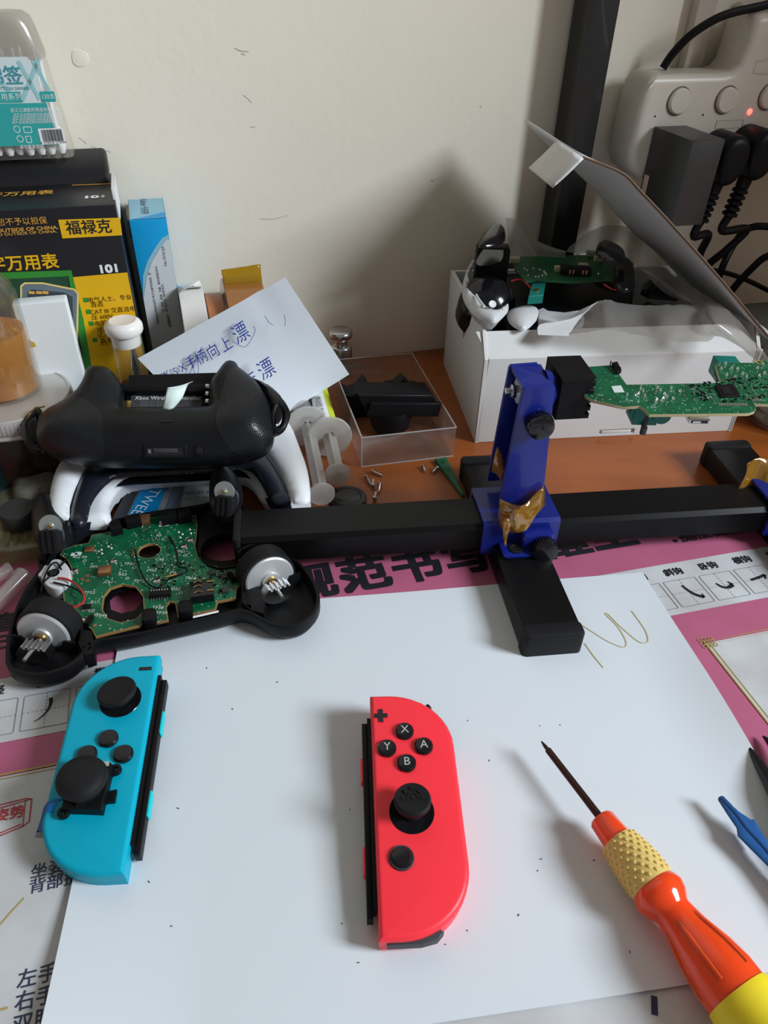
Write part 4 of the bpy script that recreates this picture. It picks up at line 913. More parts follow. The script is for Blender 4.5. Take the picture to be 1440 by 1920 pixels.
# ------------------------------------------------------------------ cotton swab container
zs = mZ+.0156; CS = .030
sw = thing('swab_container', 'clear tapered plastic container with a teal label standing on the black carton', 'plastic container', WF.w(mA-.045, zs, CS/2))
aR, bR = WF.uv(141, 309, CS); 
_, zLid = WF.uv(104, 95, CS*.8); _, zTop = WF.uv(60, 20, CS*.6)
aL = aR-.080; cx = (aL+aR)/2
def hl(k, z, r=.006): return [(WF.w(cx+(p[0]), z, CS/2+.001+p[1])) for p in rrect(0, 0, .080*k, (CS-.003)*k, r, 5)]
def hoop(mb, L, capb=False, capt=False):
    prev = None
    for pts in L:
        cur = [mb.vert(p) for p in pts]
        if prev: 
            for i in range(len(cur)): mb.face([prev[i], prev[(i+1) % len(cur)], cur[(i+1) % len(cur)], cur[i]])
        elif capb: mb.face(cur[::-1])
        prev = cur
    if capt: mb.face(prev)
H = zLid-zs
k1 = .86
mb = N(M_clearp); hoop(mb, [hl(1, zs+.0006), hl(1, zs+.003), hl(k1, zLid)], True); mb.build('container_body', sw)
mb = N(clear('milky_lid_plastic', (.85, .83, .78), .2, .3, .55, (.62, .59, .54))); hoop(mb, [hl(k1+.02, zLid-.004), hl(k1+.02, zLid+.0), hl(k1-.03, zLid+(zTop-zLid)*.6, .009), hl(k1-.07, zLid+(zTop-zLid)*.88, .010), hl(k1-.16, zTop, .009)], False, True); mb.build('frosted_lid', sw)
# label: front face frame, narrowing upwards
lf0 = WF.w(cx, zs, CS-.0003); lf1 = WF.w(cx, zLid, CS/2+.001+(CS-.003)/2*k1)
LF = Fr(lf0, WF.ex, lf1-lf0)
mb = N(mat('white_label', (.62, .70, .70), .4)); LP = lambda *p: [LF.uv(u, v) for u, v in p]
hw = lambda b: .040*(1-(1-k1)*b/H)-.006
y0 = LF.uv(100, 271)[1]; y1 = LF.uv(100, 192)[1]; y2 = LF.uv(90, 106)[1]
mb.prism(LF, [(-hw(y0), y0), (hw(y0), y0), (hw(y2), y2-.003), (hw(y2)-.003, y2), (-hw(y2), y2)], .0002, .0004)
M_teal2 = mat('teal_print', (.03, .36, .34), .4); mb.use(M_teal2); mb.poly(LF, [(-hw(y0), y0), (hw(y0), y0), (hw(y1), y1), (-hw(y1), y1)], .0006)
mb.use(mat('pale_teal_print', (.30, .56, .58), .4))
for q in (((42, 189), (72, 112)), ((62, 114), (92, 170)), ((34, 114), (75, 187)), ((0, 150), (30, 188))): mb.band(LF, LP(*q), .0022, .0006)
mb.use(M_teal2); a, b = LF.uv(90, 181); mb.poly(LF, rrect(a, b, .0085, .0058, .0008), .0007); a, b = LF.uv(18, 182); mb.poly(LF, rrect(a-.004, b, .022, .0058, .0008), .0007)
mb.use(mat('teal_ink', (.05, .30, .36), .4)); mb.text(LF, '棉签', *LF.uv(8, 144), .0105, .0008, bold=.01); mb.text(LF, 'COTTON SWABS', *LF.uv(22, 166), .0026, .0008)
mb.use(M_wt); mb.text(LF, '120支', *LF.uv(90, 181), .0032, .0009); mb.text(LF, '日用系列', *LF.uv(15, 182), .0040, .0009)
mb.text(LF, '浙江江湖医药用品有限公司', *LF.uv(66, 206), .0024, .0008)
for i, yy in enumerate((214, 219, 224, 229)): mb.text(LF, '生产企业地址执行标准保质期有效', *LF.uv(72-i*1, yy), .0016, .0008, sx=1.2)
mb.text(LF, '请勿重复使用', *LF.uv(60, 275), .0024, .0008); mb.band(LF, circ(*LF.uv(32, 242), .0018, 14), .0004, .0008, True); mb.band(LF, circ(*LF.uv(38, 260), .0018, 14), .0004, .0008, True)
mb.band(LF, rrect(*LF.uv(52, 243), .0045, .0032, .0004), .0004, .0008, True); mb.band(LF, rrect(*LF.uv(54, 261), .0030, .0036, .0004), .0004, .0008, True)
a, b = LF.uv(98, 255); mb.poly(LF, rrect(a, b, .0150, .0090, .0002), .0008); mb.use(M_ink); rn = random.Random(11); x = a-.0058
while x < a+.006: w = rn.choice((.0002, .0003, .0005)); mb.poly(LF, [(x, b-.0028), (x+w, b-.0028), (x+w, b+.0038), (x, b+.0038)], .0009); x += w+rn.choice((.0002, .0003))
mb.text(LF, '6 978058 279034', a, b-.0036, .0018, .0009, sx=1.2)
mb.build('label', sw)
M_cot = mat('cotton', (.85, .85, .84), .9, bump=(900, .3, .0003))
sb = thing('cotton_swab', 'white cotton swab packed upright in the clear container with the teal label', 'cotton swab', (0, 0, 0), 'cotton swabs in the clear container')
mb = N(M_cot); mb.lathe((0, 0, 0), (0, 0, 1), [(0, 0), (.0005, .0018), (.003, .0029), (.010, .0030), (.014, .0018), (.0145, .0010), (.0145, 0)], 12); mb.build('cotton_tip', sb)
mb = N(M_white); mb.cyl((0, 0, .0125), (0, 0, .058), .0010, .0010, 8); mb.build('stick', sb)
def copy_tree(o, parent=None, **kw):
    c = o.copy(); COL.objects.link(c); c.parent = parent
    for k_, v_ in kw.items(): c[k_] = v_
    for ch in list(o.children): copy_tree(ch, c)
    return c
rn = random.Random(2); spots = []
for i in range(12):
    for row in range(2): spots.append((cx-.0335+i*.0060+rn.uniform(-.0008, .0008), .0235-row*.0115+rn.uniform(-.001, .001)))
for i, (a, c) in enumerate(spots):
    o = sb if i == 0 else copy_tree(sb)
    o.location = WF.w(a*1.0, zs+.0016, c); o.rotation_euler = (rn.uniform(-.05, .05), rn.uniform(-.05, .05), rn.uniform(0, 6))

# ------------------------------------------------------------------ blue and white adhesive carton
C2 = .055; a0, z0 = WF.uv(242, 414, C2); a1 = WF.uv(312, 410, C2)[0]
bx = thing('adhesive_carton', 'narrow blue and white carton standing on end right of the black carton', 'carton', WF.w((a0+a1)/2, 0, C2/2))
M_b1 = mat('sky_blue_print', (.0, .30, .62), .4); M_b2 = mat('pale_blue_print', (.25, .50, .62), .45); M_bw = mat('off_white_print', (.60, .62, .64), .5)
FB = WF.sub(0, 0, C2); mb = N(M_b1); mb.box(WF, a0, a1, 0, z0, .006, C2, .0006)
arc = FB.P([(311, 450), (298, 468), (284, 492), (275, 520), (269, 560), (266, 600), (266, 650)])
cl = lambda P: [(min(max(p[0], a0), a1-.0002), p[1]) for p in P]
mb.use(M_b2); arc2 = [(p[0]-.0022, p[1]+.0016) for p in arc]; mb.poly(FB, [(a1-.0002, .001)]+cl([(a1-.0002, arc2[0][1]+.002)])+cl(arc2)+[(max(a0, arc2[-1][0]), .001)], .0002)
mb.use(M_bw); mb.poly(FB, [(a1-.0002, .001), (a1-.0002, arc[0][1])]+cl(arc)+[(max(a0, arc[-1][0]), .001)], .0004)
mb.use(M_ink)
for px, st, sz, rt in (((308, 480), 'No.101012A', .0026, 90), ((289, 560), '硅橡胶粘接密封胶适用于电子元器件的粘接，密', .0018, 90), ((300, 540), '封、绝缘、防潮、防震。螺纹紧固胶系列。', .0018, 90), ((311, 570), '厌氧胶系列，瞬干胶系列，导热胶系列，', .0018, 90), ((318, 600), '灌封胶系列。', .0018, 90)):
    mb.text(FB, st, *FB.uv(*px), sz, .0006, rot=rt)
TB = Fr(WF.w(0, z0, 0), WF.ex, -WF.ez); mb.use(M_b2); mb.poly(TB, [(a0+.0004, -C2+.001), (a1-.0004, -C2+.001), (a1-.0004, -.008), (a0+.0004, -.008)], .0002)
mb.use(M_b1); mb.poly(TB, [(a0+.0004, -C2+.001), (a1-.0004, -C2+.001), (a1-.0004, -C2+.014), (a0+.010, -C2+.006)], .0004); mb.use(M_inkb); mb.text(TB, 'Kafuter 卡夫特', *TB.uv(270, 388), .0062, .0006, rot=-90, sx=.9)
mb.build('carton_body', bx)
mb = N(M_kraft); mb.box(WF, a0-.0012, a0+.0004, z0-.012, z0+.003, .030, C2-.003, .0004); mb.build('torn_flap', bx)

# ------------------------------------------------------------------ rolls of tape
def roll(name, label, px0, px1, r, ri, m, mcore, group=None, c=.056):
    s0 = WF.uv(*px0, c)[0]; s1 = WF.uv(*px1, c)[0]; t = thing(name, label, 'tape roll', WF.w((s0+s1)/2, 0, c), group); o = WF.w(s0, r, c); w = s1-s0
    mb = N(m); mb.lathe(o, WF.ex, [(0, ri+.002), (0, r-.0004), (.0004, r), (w-.0004, r), (w, r-.0004), (w, ri+.002)], 64); mb.build('tape_winding', t)
    mb = N(mcore); mb.lathe(o, WF.ex, [(0, ri+.002), (0, ri), (w, ri), (w, ri+.002)], 48); mb.build('cardboard_core', t); return t, o, w
M_mt = mat('cream_masking_tape', (.72, .70, .66), .6); M_kc = mat('grey_card_core', (.45, .40, .34), .8); M_br = mat('amber_tape_winding', (.30, .12, .03), .25, coat=.4); M_br2 = mat('orange_brown_tape_winding', (.42, .15, .05), .35)
t, o, w = roll('tape_roll', 'white masking tape roll standing on edge right of the blue carton', (338, 575), (384, 575), .048, .036, M_mt, M_kc)
mb = N(M_mt); mb.sheet([[o+WF.ey*.0480-WF.ez*.004, o+WF.ey*.0480-WF.ez*.004+WF.ex*w], [o+WF.ey*.0496+WF.ez*.004, o+WF.ey*.0500+WF.ez*.005+WF.ex*w], [o+WF.ey*.0502+WF.ez*.014, o+WF.ey*.0545+WF.ez*.004+WF.ex*w*.9]], 3, 3); mb.build('loose_tape_end', t, solid=.0002)
t, o, w = roll('tape_roll', 'narrow orange-brown tape roll between the white roll and the wide amber roll', (387, 575), (419, 570), .0440, .034, M_br2, M_kc)
t, o, w = roll('tape_roll', 'wide glossy amber tape roll with a yellow loose end sticking up behind the note', (421, 560), (492, 552), .0490, .036, M_br, M_kc)
mb = N(clear('yellow_film', (.9, .62, .02), .15, .4, .5, (.55, .40, .01))); mb.sheet([[o+WF.ey*.048+WF.ez*.004+WF.ex*w*k for k in (0, .5, 1)], [o+WF.ey*(.054+.0008*(k == .5))+WF.ez*.003+WF.ex*w*k for k in (0, .5, 1)], [o+WF.ey*(.0585+.002*k)+WF.ez*.001+WF.ex*w*k for k in (0, .5, 1)]], 4, 3, .0002, 3); mb.build('loose_tape_end', t, solid=.0001)

# ------------------------------------------------------------------ white foam block, jar, amber bottle
C3 = .0925; fa, fz = WF.uv(123, 563, C3); fm = N(mat('white_foam', (.78, .82, .83), .85, bump=(500, .25, .0003)))
fm.box(WF, fa-.032, fa, 0, fz, C3-.011, C3, .0012, .001); tag(fm.build('foam_block'), 'white upright foam block leaning in front of the black carton behind the amber bottle', 'foam block')
JZ = .060; jc = at(18, 738, JZ); jr_ = (at(127, 742, JZ)-jc).length
jar = thing('jar', 'wide dark jar with a ridged silver lid carrying the amber bottle', 'jar', (jc.x, jc.y, 0))
M_alu = mat('pale_aluminium', (.60, .60, .58), .38, metal=.45)
mb = N(M_alu); pf = [(-.014, jr_*.97), (-.0125, jr_*1.0), (-.011, jr_*.97), (-.0095, jr_*.99)]; mb.lathe((jc.x, jc.y, JZ), (0, 0, 1), pf, 64)
n = 90; prev = None
for z_, k_, kn in ((-.0095, .985, 0), (-.009, 1.0, 1), (-.003, 1.0, 1), (-.0022, .99, 0), (-.0006, .985, 0), (0, .965, 0), (0, .93, 0), (-.0006, .92, 0), (-.0006, .0001, 0)):
    cur = [mb.vert((jc.x+jr_*k_*(1-(.018 if kn and i % 2 else 0))*math.cos(math.pi*i/n), jc.y+jr_*k_*(1-(.018 if kn and i % 2 else 0))*math.sin(math.pi*i/n), JZ+z_)) for i in range(2*n)]
    if prev:
        for i in range(2*n): mb.face([prev[i], prev[(i+1) % (2*n)], cur[(i+1) % (2*n)], cur[i]])
    prev = cur
mb.build('silver_lid', jar, sharp=28)
mb = N(mat('dark_brown_glass', (.022, .008, .004), .25)); R = jr_*.95; mb.lathe((jc.x, jc.y, 0), (0, 0, 1), [(0, 0), (0, R*.9), (.003, R), (JZ-.022, R), (JZ-.016, R*.93), (JZ-.012, R*.93)], 56); mb.build('jar_wall', jar)
BB = at(14, 733, JZ); BR = .0218; bb = thing('amber_bottle', 'clear glass bottle half full of amber liquid standing on the silver jar lid', 'bottle', (BB.x, BB.y, JZ))
hb = .062
M_liq = mat('amber_liquid', (1.0, .42, .01), .02, trans=.60, ior=1.33)
mb = N(clear('bottle_glass', (.96, .97, .94), .03, .3, .04))
out_ = [(0, 0), (0, BR-.003), (.001, BR-.0008), (.003, BR), (hb, BR), (hb+.007, BR*.93), (hb+.013, BR*.72), (hb+.017, BR*.58), (hb+.030, BR*.55)]
inn = [(hb+.030, BR*.48), (hb+.017, BR*.50), (hb+.0125, BR*.64), (hb+.0065, BR*.86), (hb, BR-.0013), (.0035, BR-.0013), (.0022, BR-.003), (.0022, 0)]
mb.lathe((BB.x, BB.y, JZ+.0002), (0, 0, 1), out_+inn, 56); mb.build('bottle_wall', bb, sharp=60)
mb = N(M_liq); mb.lathe((BB.x, BB.y, JZ+.0002), (0, 0, 1), [(.0023, 0), (.0023, BR-.0031), (.0036, BR-.00135), (.041, BR-.00135), (.0412, 0)], 56); mb.build('amber_liquid', bb, sharp=60)
mb = N(M_white); mb.lathe((BB.x, BB.y, JZ+hb+.029), (0, 0, 1), [(-.008, BR*.60), (0, BR*.66), (.004, BR*.66), (.005, 0)], 30); mb.build('bottle_cap', bb)
bt = N(clear('yellow_label_film', (.95, .75, .02), .2, .3, .5, (.65, .48, .01)))
bt.sheet([[at(28, 618, JZ+.034)+V(0, -.004, 0), at(44, 605, JZ+.034)], [at(44, 640, JZ+.026), at(60, 634, JZ+.024)], [at(56, 652, JZ+.022), at(68, 650, JZ+.022)]], 3, 3); bt.build('loose_yellow_tape', bb, solid=.0002)
# ------------------------------------------------------------------ glass vial holding a soldering tip
VC = .096; va, vz = WF.uv(229, 600, VC); vp = WF.w(va, 0, VC); VR = .0102
vt = thing('glass_vial', 'small glass vial with a white cap and a metal soldering tip inside', 'vial', vp)
mb = N(M_clearp); mb.lathe(vp, (0, 0, 1), [(0, 0), (.0004, VR-.002), (.002, VR), (vz-.010, VR), (vz-.004, VR)], 40); mb.build('vial_wall', vt)
mb = N(mat('waxy_white_plastic', (.82, .80, .76), .25, sss=.2)); mb.lathe(vp+V(0, 0, vz-.017), (0, 0, 1), [(0, 0), (0, VR*.90), (.008, VR*.93), (.0085, VR*1.12), (.010, VR*1.2), (.0135, VR*1.2), (.0155, VR*1.1), (.017, VR*.85), (.0165, VR*.6), (.0162, 0)], 40); mb.build('vial_cap', vt)
mb = N(mat('printed_vial_label', (.03, .03, .03), .5)); mb.lathe(vp, (0, 0, 1), [(.003, VR+.0001), (.035, VR+.0001)], 40); mb.use(M_gt); mb.lathe(vp, (0, 0, 1), [(.035, VR+.0001), (.040, VR+.0001)], 40); mb.use(M_redink); mb.lathe(vp, (0, 0, 1), [(.040, VR+.0001), (.043, VR+.0001)], 40); mb.use(M_gt); mb.lathe(vp, (0, 0, 1), [(.043, VR+.0001), (.047, VR+.0001)], 40); mb.build('vial_label', vt)
st_ = thing('soldering_tip', 'pointed metal soldering iron tip standing inside the white-capped glass vial', 'soldering tip', vp+V(.001, 0, .002))
mb = N(M_steelb); mb.lathe(vp+V(.001, 0, .003), (0.03, 0, 1), [(0, 0), (0, .0045), (.042, .0045), (.050, .0035), (.056, .0030)], 20); mb.build('sleeve', st_); mb = N(M_steel); mb.lathe(vp+V(.001+.0017, 0, .059), (.03, 0, 1), [(0, .0034), (.003, .0034), (.012, .0018), (.022, .0007), (.025, 0)], 18); mb.build('pointed_end', st_)

# ------------------------------------------------------------------ handwritten note
def wp(u, v, c): return WF.w(*WF.uv(u, v, c), c)
L_ = wp(258, 672, .124); T_ = wp(535, 520, .122); R_ = wp(655, 702, .086); B_ = wp(425, 845, .128)
ns = thing('handwritten_note', 'creased white note with blue Chinese handwriting leaning behind the gamepads', 'note', (L_+R_)/2-V(0, 0, .02))
NF = Fr(L_, T_-L_, L_-B_); mb = N(M_paper); n = 16; g = []
for j in range(n+1):
    row = []
    for i in range(n+1):
        s_, t_ = i/n, j/n; p = L_.lerp(T_, s_).lerp(B_.lerp(R_, s_), t_); dz = -.0022*math.sin(math.pi*s_)*math.sin(math.pi*t_)-.0022*math.exp(-((s_-.8)/.04)**2)*max(0, .6-t_)
        row.append(mb.vert(p+NF.ez*dz))
    g.append(row)
for j in range(n):
    for i in range(n): mb.face([g[j][i], g[j+1][i], g[j+1][i+1], g[j][i+1]])
mb.build('note_sheet', ns, sharp=180)
mb = N(mat('blue_ballpoint', (.03, .05, .32), .5))
for ch, px, sz in (('X', (313, 703), .0072), ('S', (329, 697), .0072), ('X', (343, 690), .0072), ('手', (359, 680), .0090), ('柄', (378, 671), .0100), ('向', (400, 660), .0105), ('上', (424, 647), .0105), ('漂', (452, 626), .0140), ('左', (470, 712), .0120), ('漂', (500, 694), .0150)):
    mb.text(NF, ch, *NF.uv(*px, .0005), sz, .0006, rot=4, sx=.8, shear=.15)
for q in ([(352, 668), (362, 690), (368, 705), (372, 690), (366, 668)], [(355, 700), (372, 665), (378, 650)], [(436, 640), (460, 650), (478, 622), (474, 612)], [(496, 592), (504, 604), (512, 610)], [(532, 590), (535, 600), (534, 612)]):
    mb.band(NF, smooth(NF.P(q, .0006), 5, False), .00035, .0006)
mb.build('handwriting', ns)
# small pale peeled sticker
ps_ = N(mat('pale_mint_paper', (.66, .78, .73), .6)); ps_.sheet([[at(362, 715, .098), at(352, 722, .097), at(342, 745, .093), at(325, 766, .088)], [at(338, 723, .099), at(332, 732, .097), at(324, 750, .093), at(316, 768, .088)], [at(314, 727, .100), at(312, 735, .097), at(309, 750, .093), at(306, 766, .088)]], 4, 4)
tag(ps_.build('peeled_sticker', solid=.0002), 'pale mint curled paper scrap sticking out of the black gamepad battery bay', 'paper scrap')

# ------------------------------------------------------------------ steel weight
wc = at(640, 700, 0); mb = N(M_steel); mb.lathe((wc.x, wc.y, 0), (0, 0, 1), [(0, 0), (0, .0088), (.001, .0094), (.025, .0094), (.0262, .0088), (.027, .0060), (.030, .0052), (.032, .0060), (.0335, .0090), (.036, .0100), (.0385, .0094), (.0396, .0080), (.0396, 0)], 40)
tag(mb.build('calibration_weight', sharp=50), 'small polished steel cylinder weight with a knob top beside the note corner', 'weight')

# ------------------------------------------------------------------ syringes
M_pp = clear('translucent_white_plastic', (.86, .84, .80), .25, .2, .62, (.80, .78, .75))
def syringe(label, disc, flange, far, r, zc, withlabel):
    D = at(*disc, zc); F_ = at(*flange, zc); E = at(*far, zc*.8); ax = (F_-D).normalized(); ax2 = (E-F_).normalized()
    t = thing('syringe', label, 'syringe', F_-V(0, 0, zc), 'plastic syringes on the desk')
    mb = N(M_pp); mb.lathe(D, ax, [(-.0010, 0), (-.0010, .0084), (.0002, .0086), (.0010, .0080), (.0010, 0)], 32)
    up = Vector((0, 0, 1)); si = ax.cross(up).normalized(); L = (F_-D).length+.004
    for w_, h_ in ((.0046, .0008), (.0008, .0042)):
        fr = Fr(D, ax, si); mb.box(fr, 0, L, -w_, w_, -h_, h_, .0002)
    mb.build('plunger', t)
    mb = N(M_pp); mb.lathe(F_, ax2, [(-.0004, .0045), (-.0004, .0152), (.0006, .0160), (.0014, .0152), (.0014, .0085)], 40); mb.lathe(F_, ax2, [(.001, .0088), (.004, .0080), (.004, .006)], 30); mb.build('finger_flange', t)
    Lb = (E-F_).length
    mb = N(M_frost); mb.lathe(F_, ax2, [(.001, r), (Lb, r), (Lb+.003, r*.4), (Lb+.010, r*.25), (Lb+.012, 0)], 32); mb.build('barrel', t)
    mb = N(M_blk); mb.lathe(F_, ax2, [(Lb*.62, 0), (Lb*.62, r*.9), (Lb*.8, r*.9), (Lb*.8, 0)], 24); mb.build('rubber_stopper', t)
    if withlabel:
        n = 18; mb = N(M_wt)
        for k0, k1_, m_ in ((200, 300, M_wt), (300, 345, mat('lime_print', (.55, .60, .04), .5))):
            mb.use(m_); u_ = ax2.cross(Vector((0, 0, 1))).normalized(); prev = None
            for i in range(n+1):
                an = math.radians(k0+(k1_-k0)*i/n-90); d = u_*math.cos(an)*-1+Vector((0, 0, 1))*-math.sin(an)*-1
                cur = [mb.vert(F_+ax2*x_+d*(r+.0003)) for x_ in (.006, Lb*.85)]
                if prev: mb.face([prev[0], prev[1], cur[1], cur[0]])
                prev = cur
        mb.build('barrel_label', t)
syringe('milky syringe with a lime and white barrel label beside the clear tray', (633, 889), (618, 820), (594, 728), .0078, .0165, False)
D0 = at(618, 820, .0165); E0 = at(594, 728, .0150); ax0 = (E0-D0).normalized(); sf = Fr(D0+V(0, 0, .0080), ax0, Vector((0, 0, 1)).cross(ax0))
syr = [o for o in bpy.data.objects if o.name == 'syringe'][0]
mb = N(M_wt)
for k, m_ in ((0, M_wt), (1, mat('lime_print', (.55, .62, .04), .5))):
    mb.use(m_); prev = None; u_ = ax0.cross(V(0, 0, 1)).normalized()
    for i in range(13):
        an = math.radians((150-(i/12)*75) if k == 0 else (75-(i/12)*45)); d = u_*math.cos(an)+V(0, 0, 1)*math.sin(an); cur = [mb.vert(D0.lerp(E0, 0)+ax0*x_+d*.0082) for x_ in (.008, (E0-D0).length*.98)]
        if prev: mb.face([prev[0], prev[1], cur[1], cur[0]])
        prev = cur
mb.use(M_ink); mb.text(sf, '10 mL 注射器', .030, .0028, .0055, .0005)
mb.build('barrel_label', syr)
syringe('plain milky syringe lying close against the white gamepad grip', (603, 926), (577, 800), (560, 745), .0078, .0165, False)

# ------------------------------------------------------------------ clear tray with black plastic pieces
TA = math.degrees(math.atan2(.0178, .0676)); p0 = at(678, 876, 0); TR_ = G(0, p0.x, p0.y, TA); TW, TD, TH = .068, .118, .0245
tr = thing('clear_tray', 'shallow clear plastic tray standing on the desk left of the card box', 'plastic tray', TR_.w(TW/2, TD/2))
mb = N(M_clearp); mb.box(TR_, 0, TW, 0, TD, .0003, .0011)
for q in ((0, TW, 0, .0008), (0, TW, TD-.0008, TD), (0, .0008, 0, TD), (TW-.0008, TW, 0, TD)): mb.box(TR_, *q, .0011, TH)
mb.build('tray_walls', tr)
mb = N(clear('tray_rim', (.95, .95, .95), .1, .5, .5)); r4 = [TR_.w(0, 0, TH), TR_.w(TW, 0, TH), TR_.w(TW, TD, TH), TR_.w(0, TD, TH)]
mb.tube(r4+[r4[0]], .0005, 6, 1); mb.tube([TR_.w(0, 0, 0), TR_.w(0, 0, TH)], .0005, 6, 1); mb.tube([TR_.w(0, 0, .0004), TR_.w(TW, 0, .0004)], .0005, 6, 1); mb.build('moulded_rim', tr)
blkp = thing('plastic_bracket', 'matte black plastic bracket with a flat plate lying in the clear tray', 'plastic part', TR_.w(.035, .055, .0012))
def TV(b): return Fr(TR_.w(0, b, 0), TR_.ex, (0, 0, 1))
def vprism(mb, b, px, dep, bev=.0008): f_ = TV(b); mb.prism(f_, f_.P(px), -dep, 0, bev)
mb = N(M_blk); vprism(mb, .030, [(697, 757), (829, 757), (822, 782), (690, 782)], .003); mb.build('flat_plate', blkp)
mb = N(M_blk); vprism(mb, .034, [(672, 742), (810, 741), (822, 757), (700, 758), (688, 778)], .020, .001); mb.build('top_plate', blkp)
mb = N(M_blk); c0 = TR_.w(.032, .046, .0012); mb.lathe(c0, (.0, -.15, 1), [(0, 0), (0, .010), (.004, .0145), (.014, .0165), (.022, .0150), (.022, 0)], 36); mb.build('round_cup', blkp)
mb = N(M_blk); vprism(mb, .060, [(757, 710), (790, 742), (722, 742)], .010); vprism(mb, .058, [(728, 728), (742, 726), (742, 745), (728, 748)], .012); vprism(mb, .058, [(770, 730), (785, 728), (790, 745), (772, 748)], .012); mb.build('locating_tab', blkp)
bl2 = N(M_blk); f_ = TV(.066); bl2.prism(f_, smooth(f_.P([(642, 736), (656, 742), (672, 737), (688, 720), (697, 736), (700, 760), (700, 800), (680, 822), (668, 800), (655, 770)]), 2), -.016, 0, .002)
tag(bl2.build('curved_shell_piece'), 'curved black plastic shell piece at the left end of the clear tray', 'plastic part')

# ------------------------------------------------------------------ screws, wedge, button cap
for px, q, lb in (((697, 883), (18, 8), 'steel screw nearest the tray corner, its head pointing left'), ((687, 893), (10, 20), 'steel screw leftmost of the loose group of five in front of the tray'), ((699, 912), (1, -20), 'steel screw standing in the middle of the group, head towards the rail'), ((712, 907), (-3, 18), 'steel screw rightmost of the group, just right of the middle one'), ((702, 936), (3, -14), 'steel screw closest to the black rail, half behind it'),
                  ((793, 873), (4, 12), 'short steel screw left of the green wedge'), ((820, 876), (-10, 11), 'short steel screw touching the tip side of the green wedge')):
    p = at(px[0], px[1], .0022); e = at(px[0]+q[0], px[1]+q[1], .0014); L = .0075 if px[0] < 750 else .0052; screw('small_screw', p, e-p, L, .00085, M_steel, lb, 'small steel screws on the bare desk')
mb = N(mat('dark_green_plastic', (.01, .11, .045), .45)); g0 = G(.0, 0, 0, 0); w4 = g0.P([(815, 861), (837, 857), (872, 928), (866, 927)], .003); mb.prism(g0, w4, .0003, .0035, .0008); q = g0.P([(824, 864), (833, 862), (836, 869), (828, 871)], .0035); mb.use(mat('deep_green', (.004, .05, .02), .6)); mb.poly(g0, q, .0037)
tag(mb.build('green_wedge'), 'dark green plastic opening wedge lying on the desk behind the black rail', 'opening wedge')
p = at(650, 945, .0); mb = N(M_blkg); mb.lathe((p.x, p.y+.004, 0), (0, 0, 1), [(0, 0), (0, .0125), (.002, .0130), (.003, .0122), (.0032, .0095), (.0026, .0085), (.0026, 0)], 36); tag(mb.build('round_cap'), 'round black plastic cap peeking out behind the black rail', 'cap')
# ------------------------------------------------------------------ blue striped packet under the gamepads
pk = thing('striped_packet', 'flat packet with a blue stripe and white lettering lying under the white gamepad', 'packet', at(330, 935, 0))
KF = G(.0, 0, 0, 0)
mb = N(mat('packet_grey', (.20, .22, .25), .35, coat=.3)); mb.prism(KF, KF.P([(215, 990), (262, 908), (440, 885), (420, 960), (400, 1000)], .006), .0005, .006, .0008)
for m_, q in ((M_ink, [(205, 985), (245, 905), (268, 902), (230, 985)]), (mat('bright_blue_print', (.0, .17, .40), .35), [(233, 985), (268, 908), (318, 900), (285, 985)]), (mat('steel_blue_print', (.10, .13, .18), .35), [(300, 985), (330, 902), (345, 900), (318, 985)]), (mat('pale_packet_print', (.45, .48, .50), .4), [(330, 985), (350, 903), (430, 893), (410, 985)])):
    mb.use(m_); mb.poly(KF, KF.P(q, .0062), .0062+.0001*len(mb.mats))
mb.use(mat('packet_lettering', (.45, .60, .70), .4)); mb.text(KF, 'ATOMIC TWEEZERS', *KF.uv(287, 925, .0065), .0105, .0070, rot=-103)
mb.use(M_line); mb.text(KF, '静电防护 精密', *KF.uv(372, 925, .0065), .0045, .0070, rot=8); mb.text(KF, 'No.TS-10', *KF.uv(368, 935, .0065), .0040, .0070, rot=8)
mb.build('packet_body', pk)

# ------------------------------------------------------------------ white gamepad with black trim, under the black one
M_wsh = mat('matte_white_shell', (.78, .80, .82), .42); M_navy = mat('blue_black_trim', (.012, .014, .022), .30)
wg = thing('gamepad', 'white gamepad with black trim lying underneath the black gamepad', 'gamepad', at(340, 890, .0))
def gfr(z): return G(z, 0, 0, 0)
g1 = gfr(.016)
# rear shell: forms the pale arch between the handles
rear = [(112, 880), (96, 925), (92, 985), (200, 985), (206, 950), (222, 922), (246, 905), (300, 898), (400, 890), (440, 889), (462, 900), (480, 925), (497, 944), (560, 944), (572, 930), (566, 880), (545, 830), (480, 780), (160, 800)]
mb = N(M_wsh); mb.pillow(g1, smooth(g1.P(rear), 3), 0, dome(.006, .006), lambda d, a, b: -min(.012, d*3), .0022); mb.build('rear_shell', wg)
g2 = gfr(.0255)
trim = [(168, 872), (150, 905), (136, 945), (132, 985), (160, 985), (170, 950), (184, 926), (205, 905), (226, 896), (300, 892), (400, 886), (445, 881), (470, 885), (488, 905), (508, 942), (530, 946), (547, 942), (530, 900), (505, 862), (488, 838), (440, 800), (220, 815)]
mb = N(M_navy); mb.pillow(g2, smooth(g2.P(trim), 3), 0, dome(.0050, .006), lambda d, a, b: -.006, .0025); mb.build('black_trim', wg)
for nm, q in (('left_wing', [(122, 860), (105, 885), (94, 925), (92, 970), (128, 975), (131, 950), (142, 915), (158, 885), (170, 865), (180, 840), (150, 835)]),
              ('right_wing', [(488, 836), (505, 856), (528, 893), (546, 936), (554, 946), (578, 944), (582, 925), (576, 880), (560, 835), (545, 800), (520, 780), (490, 790)])):
    g3 = gfr(.028); mb = N(M_wsh); mb.pillow(g3, smooth(g3.P(q), 3), 0, dome(.0050, .009), lambda d, a, b: -.010, .003); mb.build('wing_cover', wg)
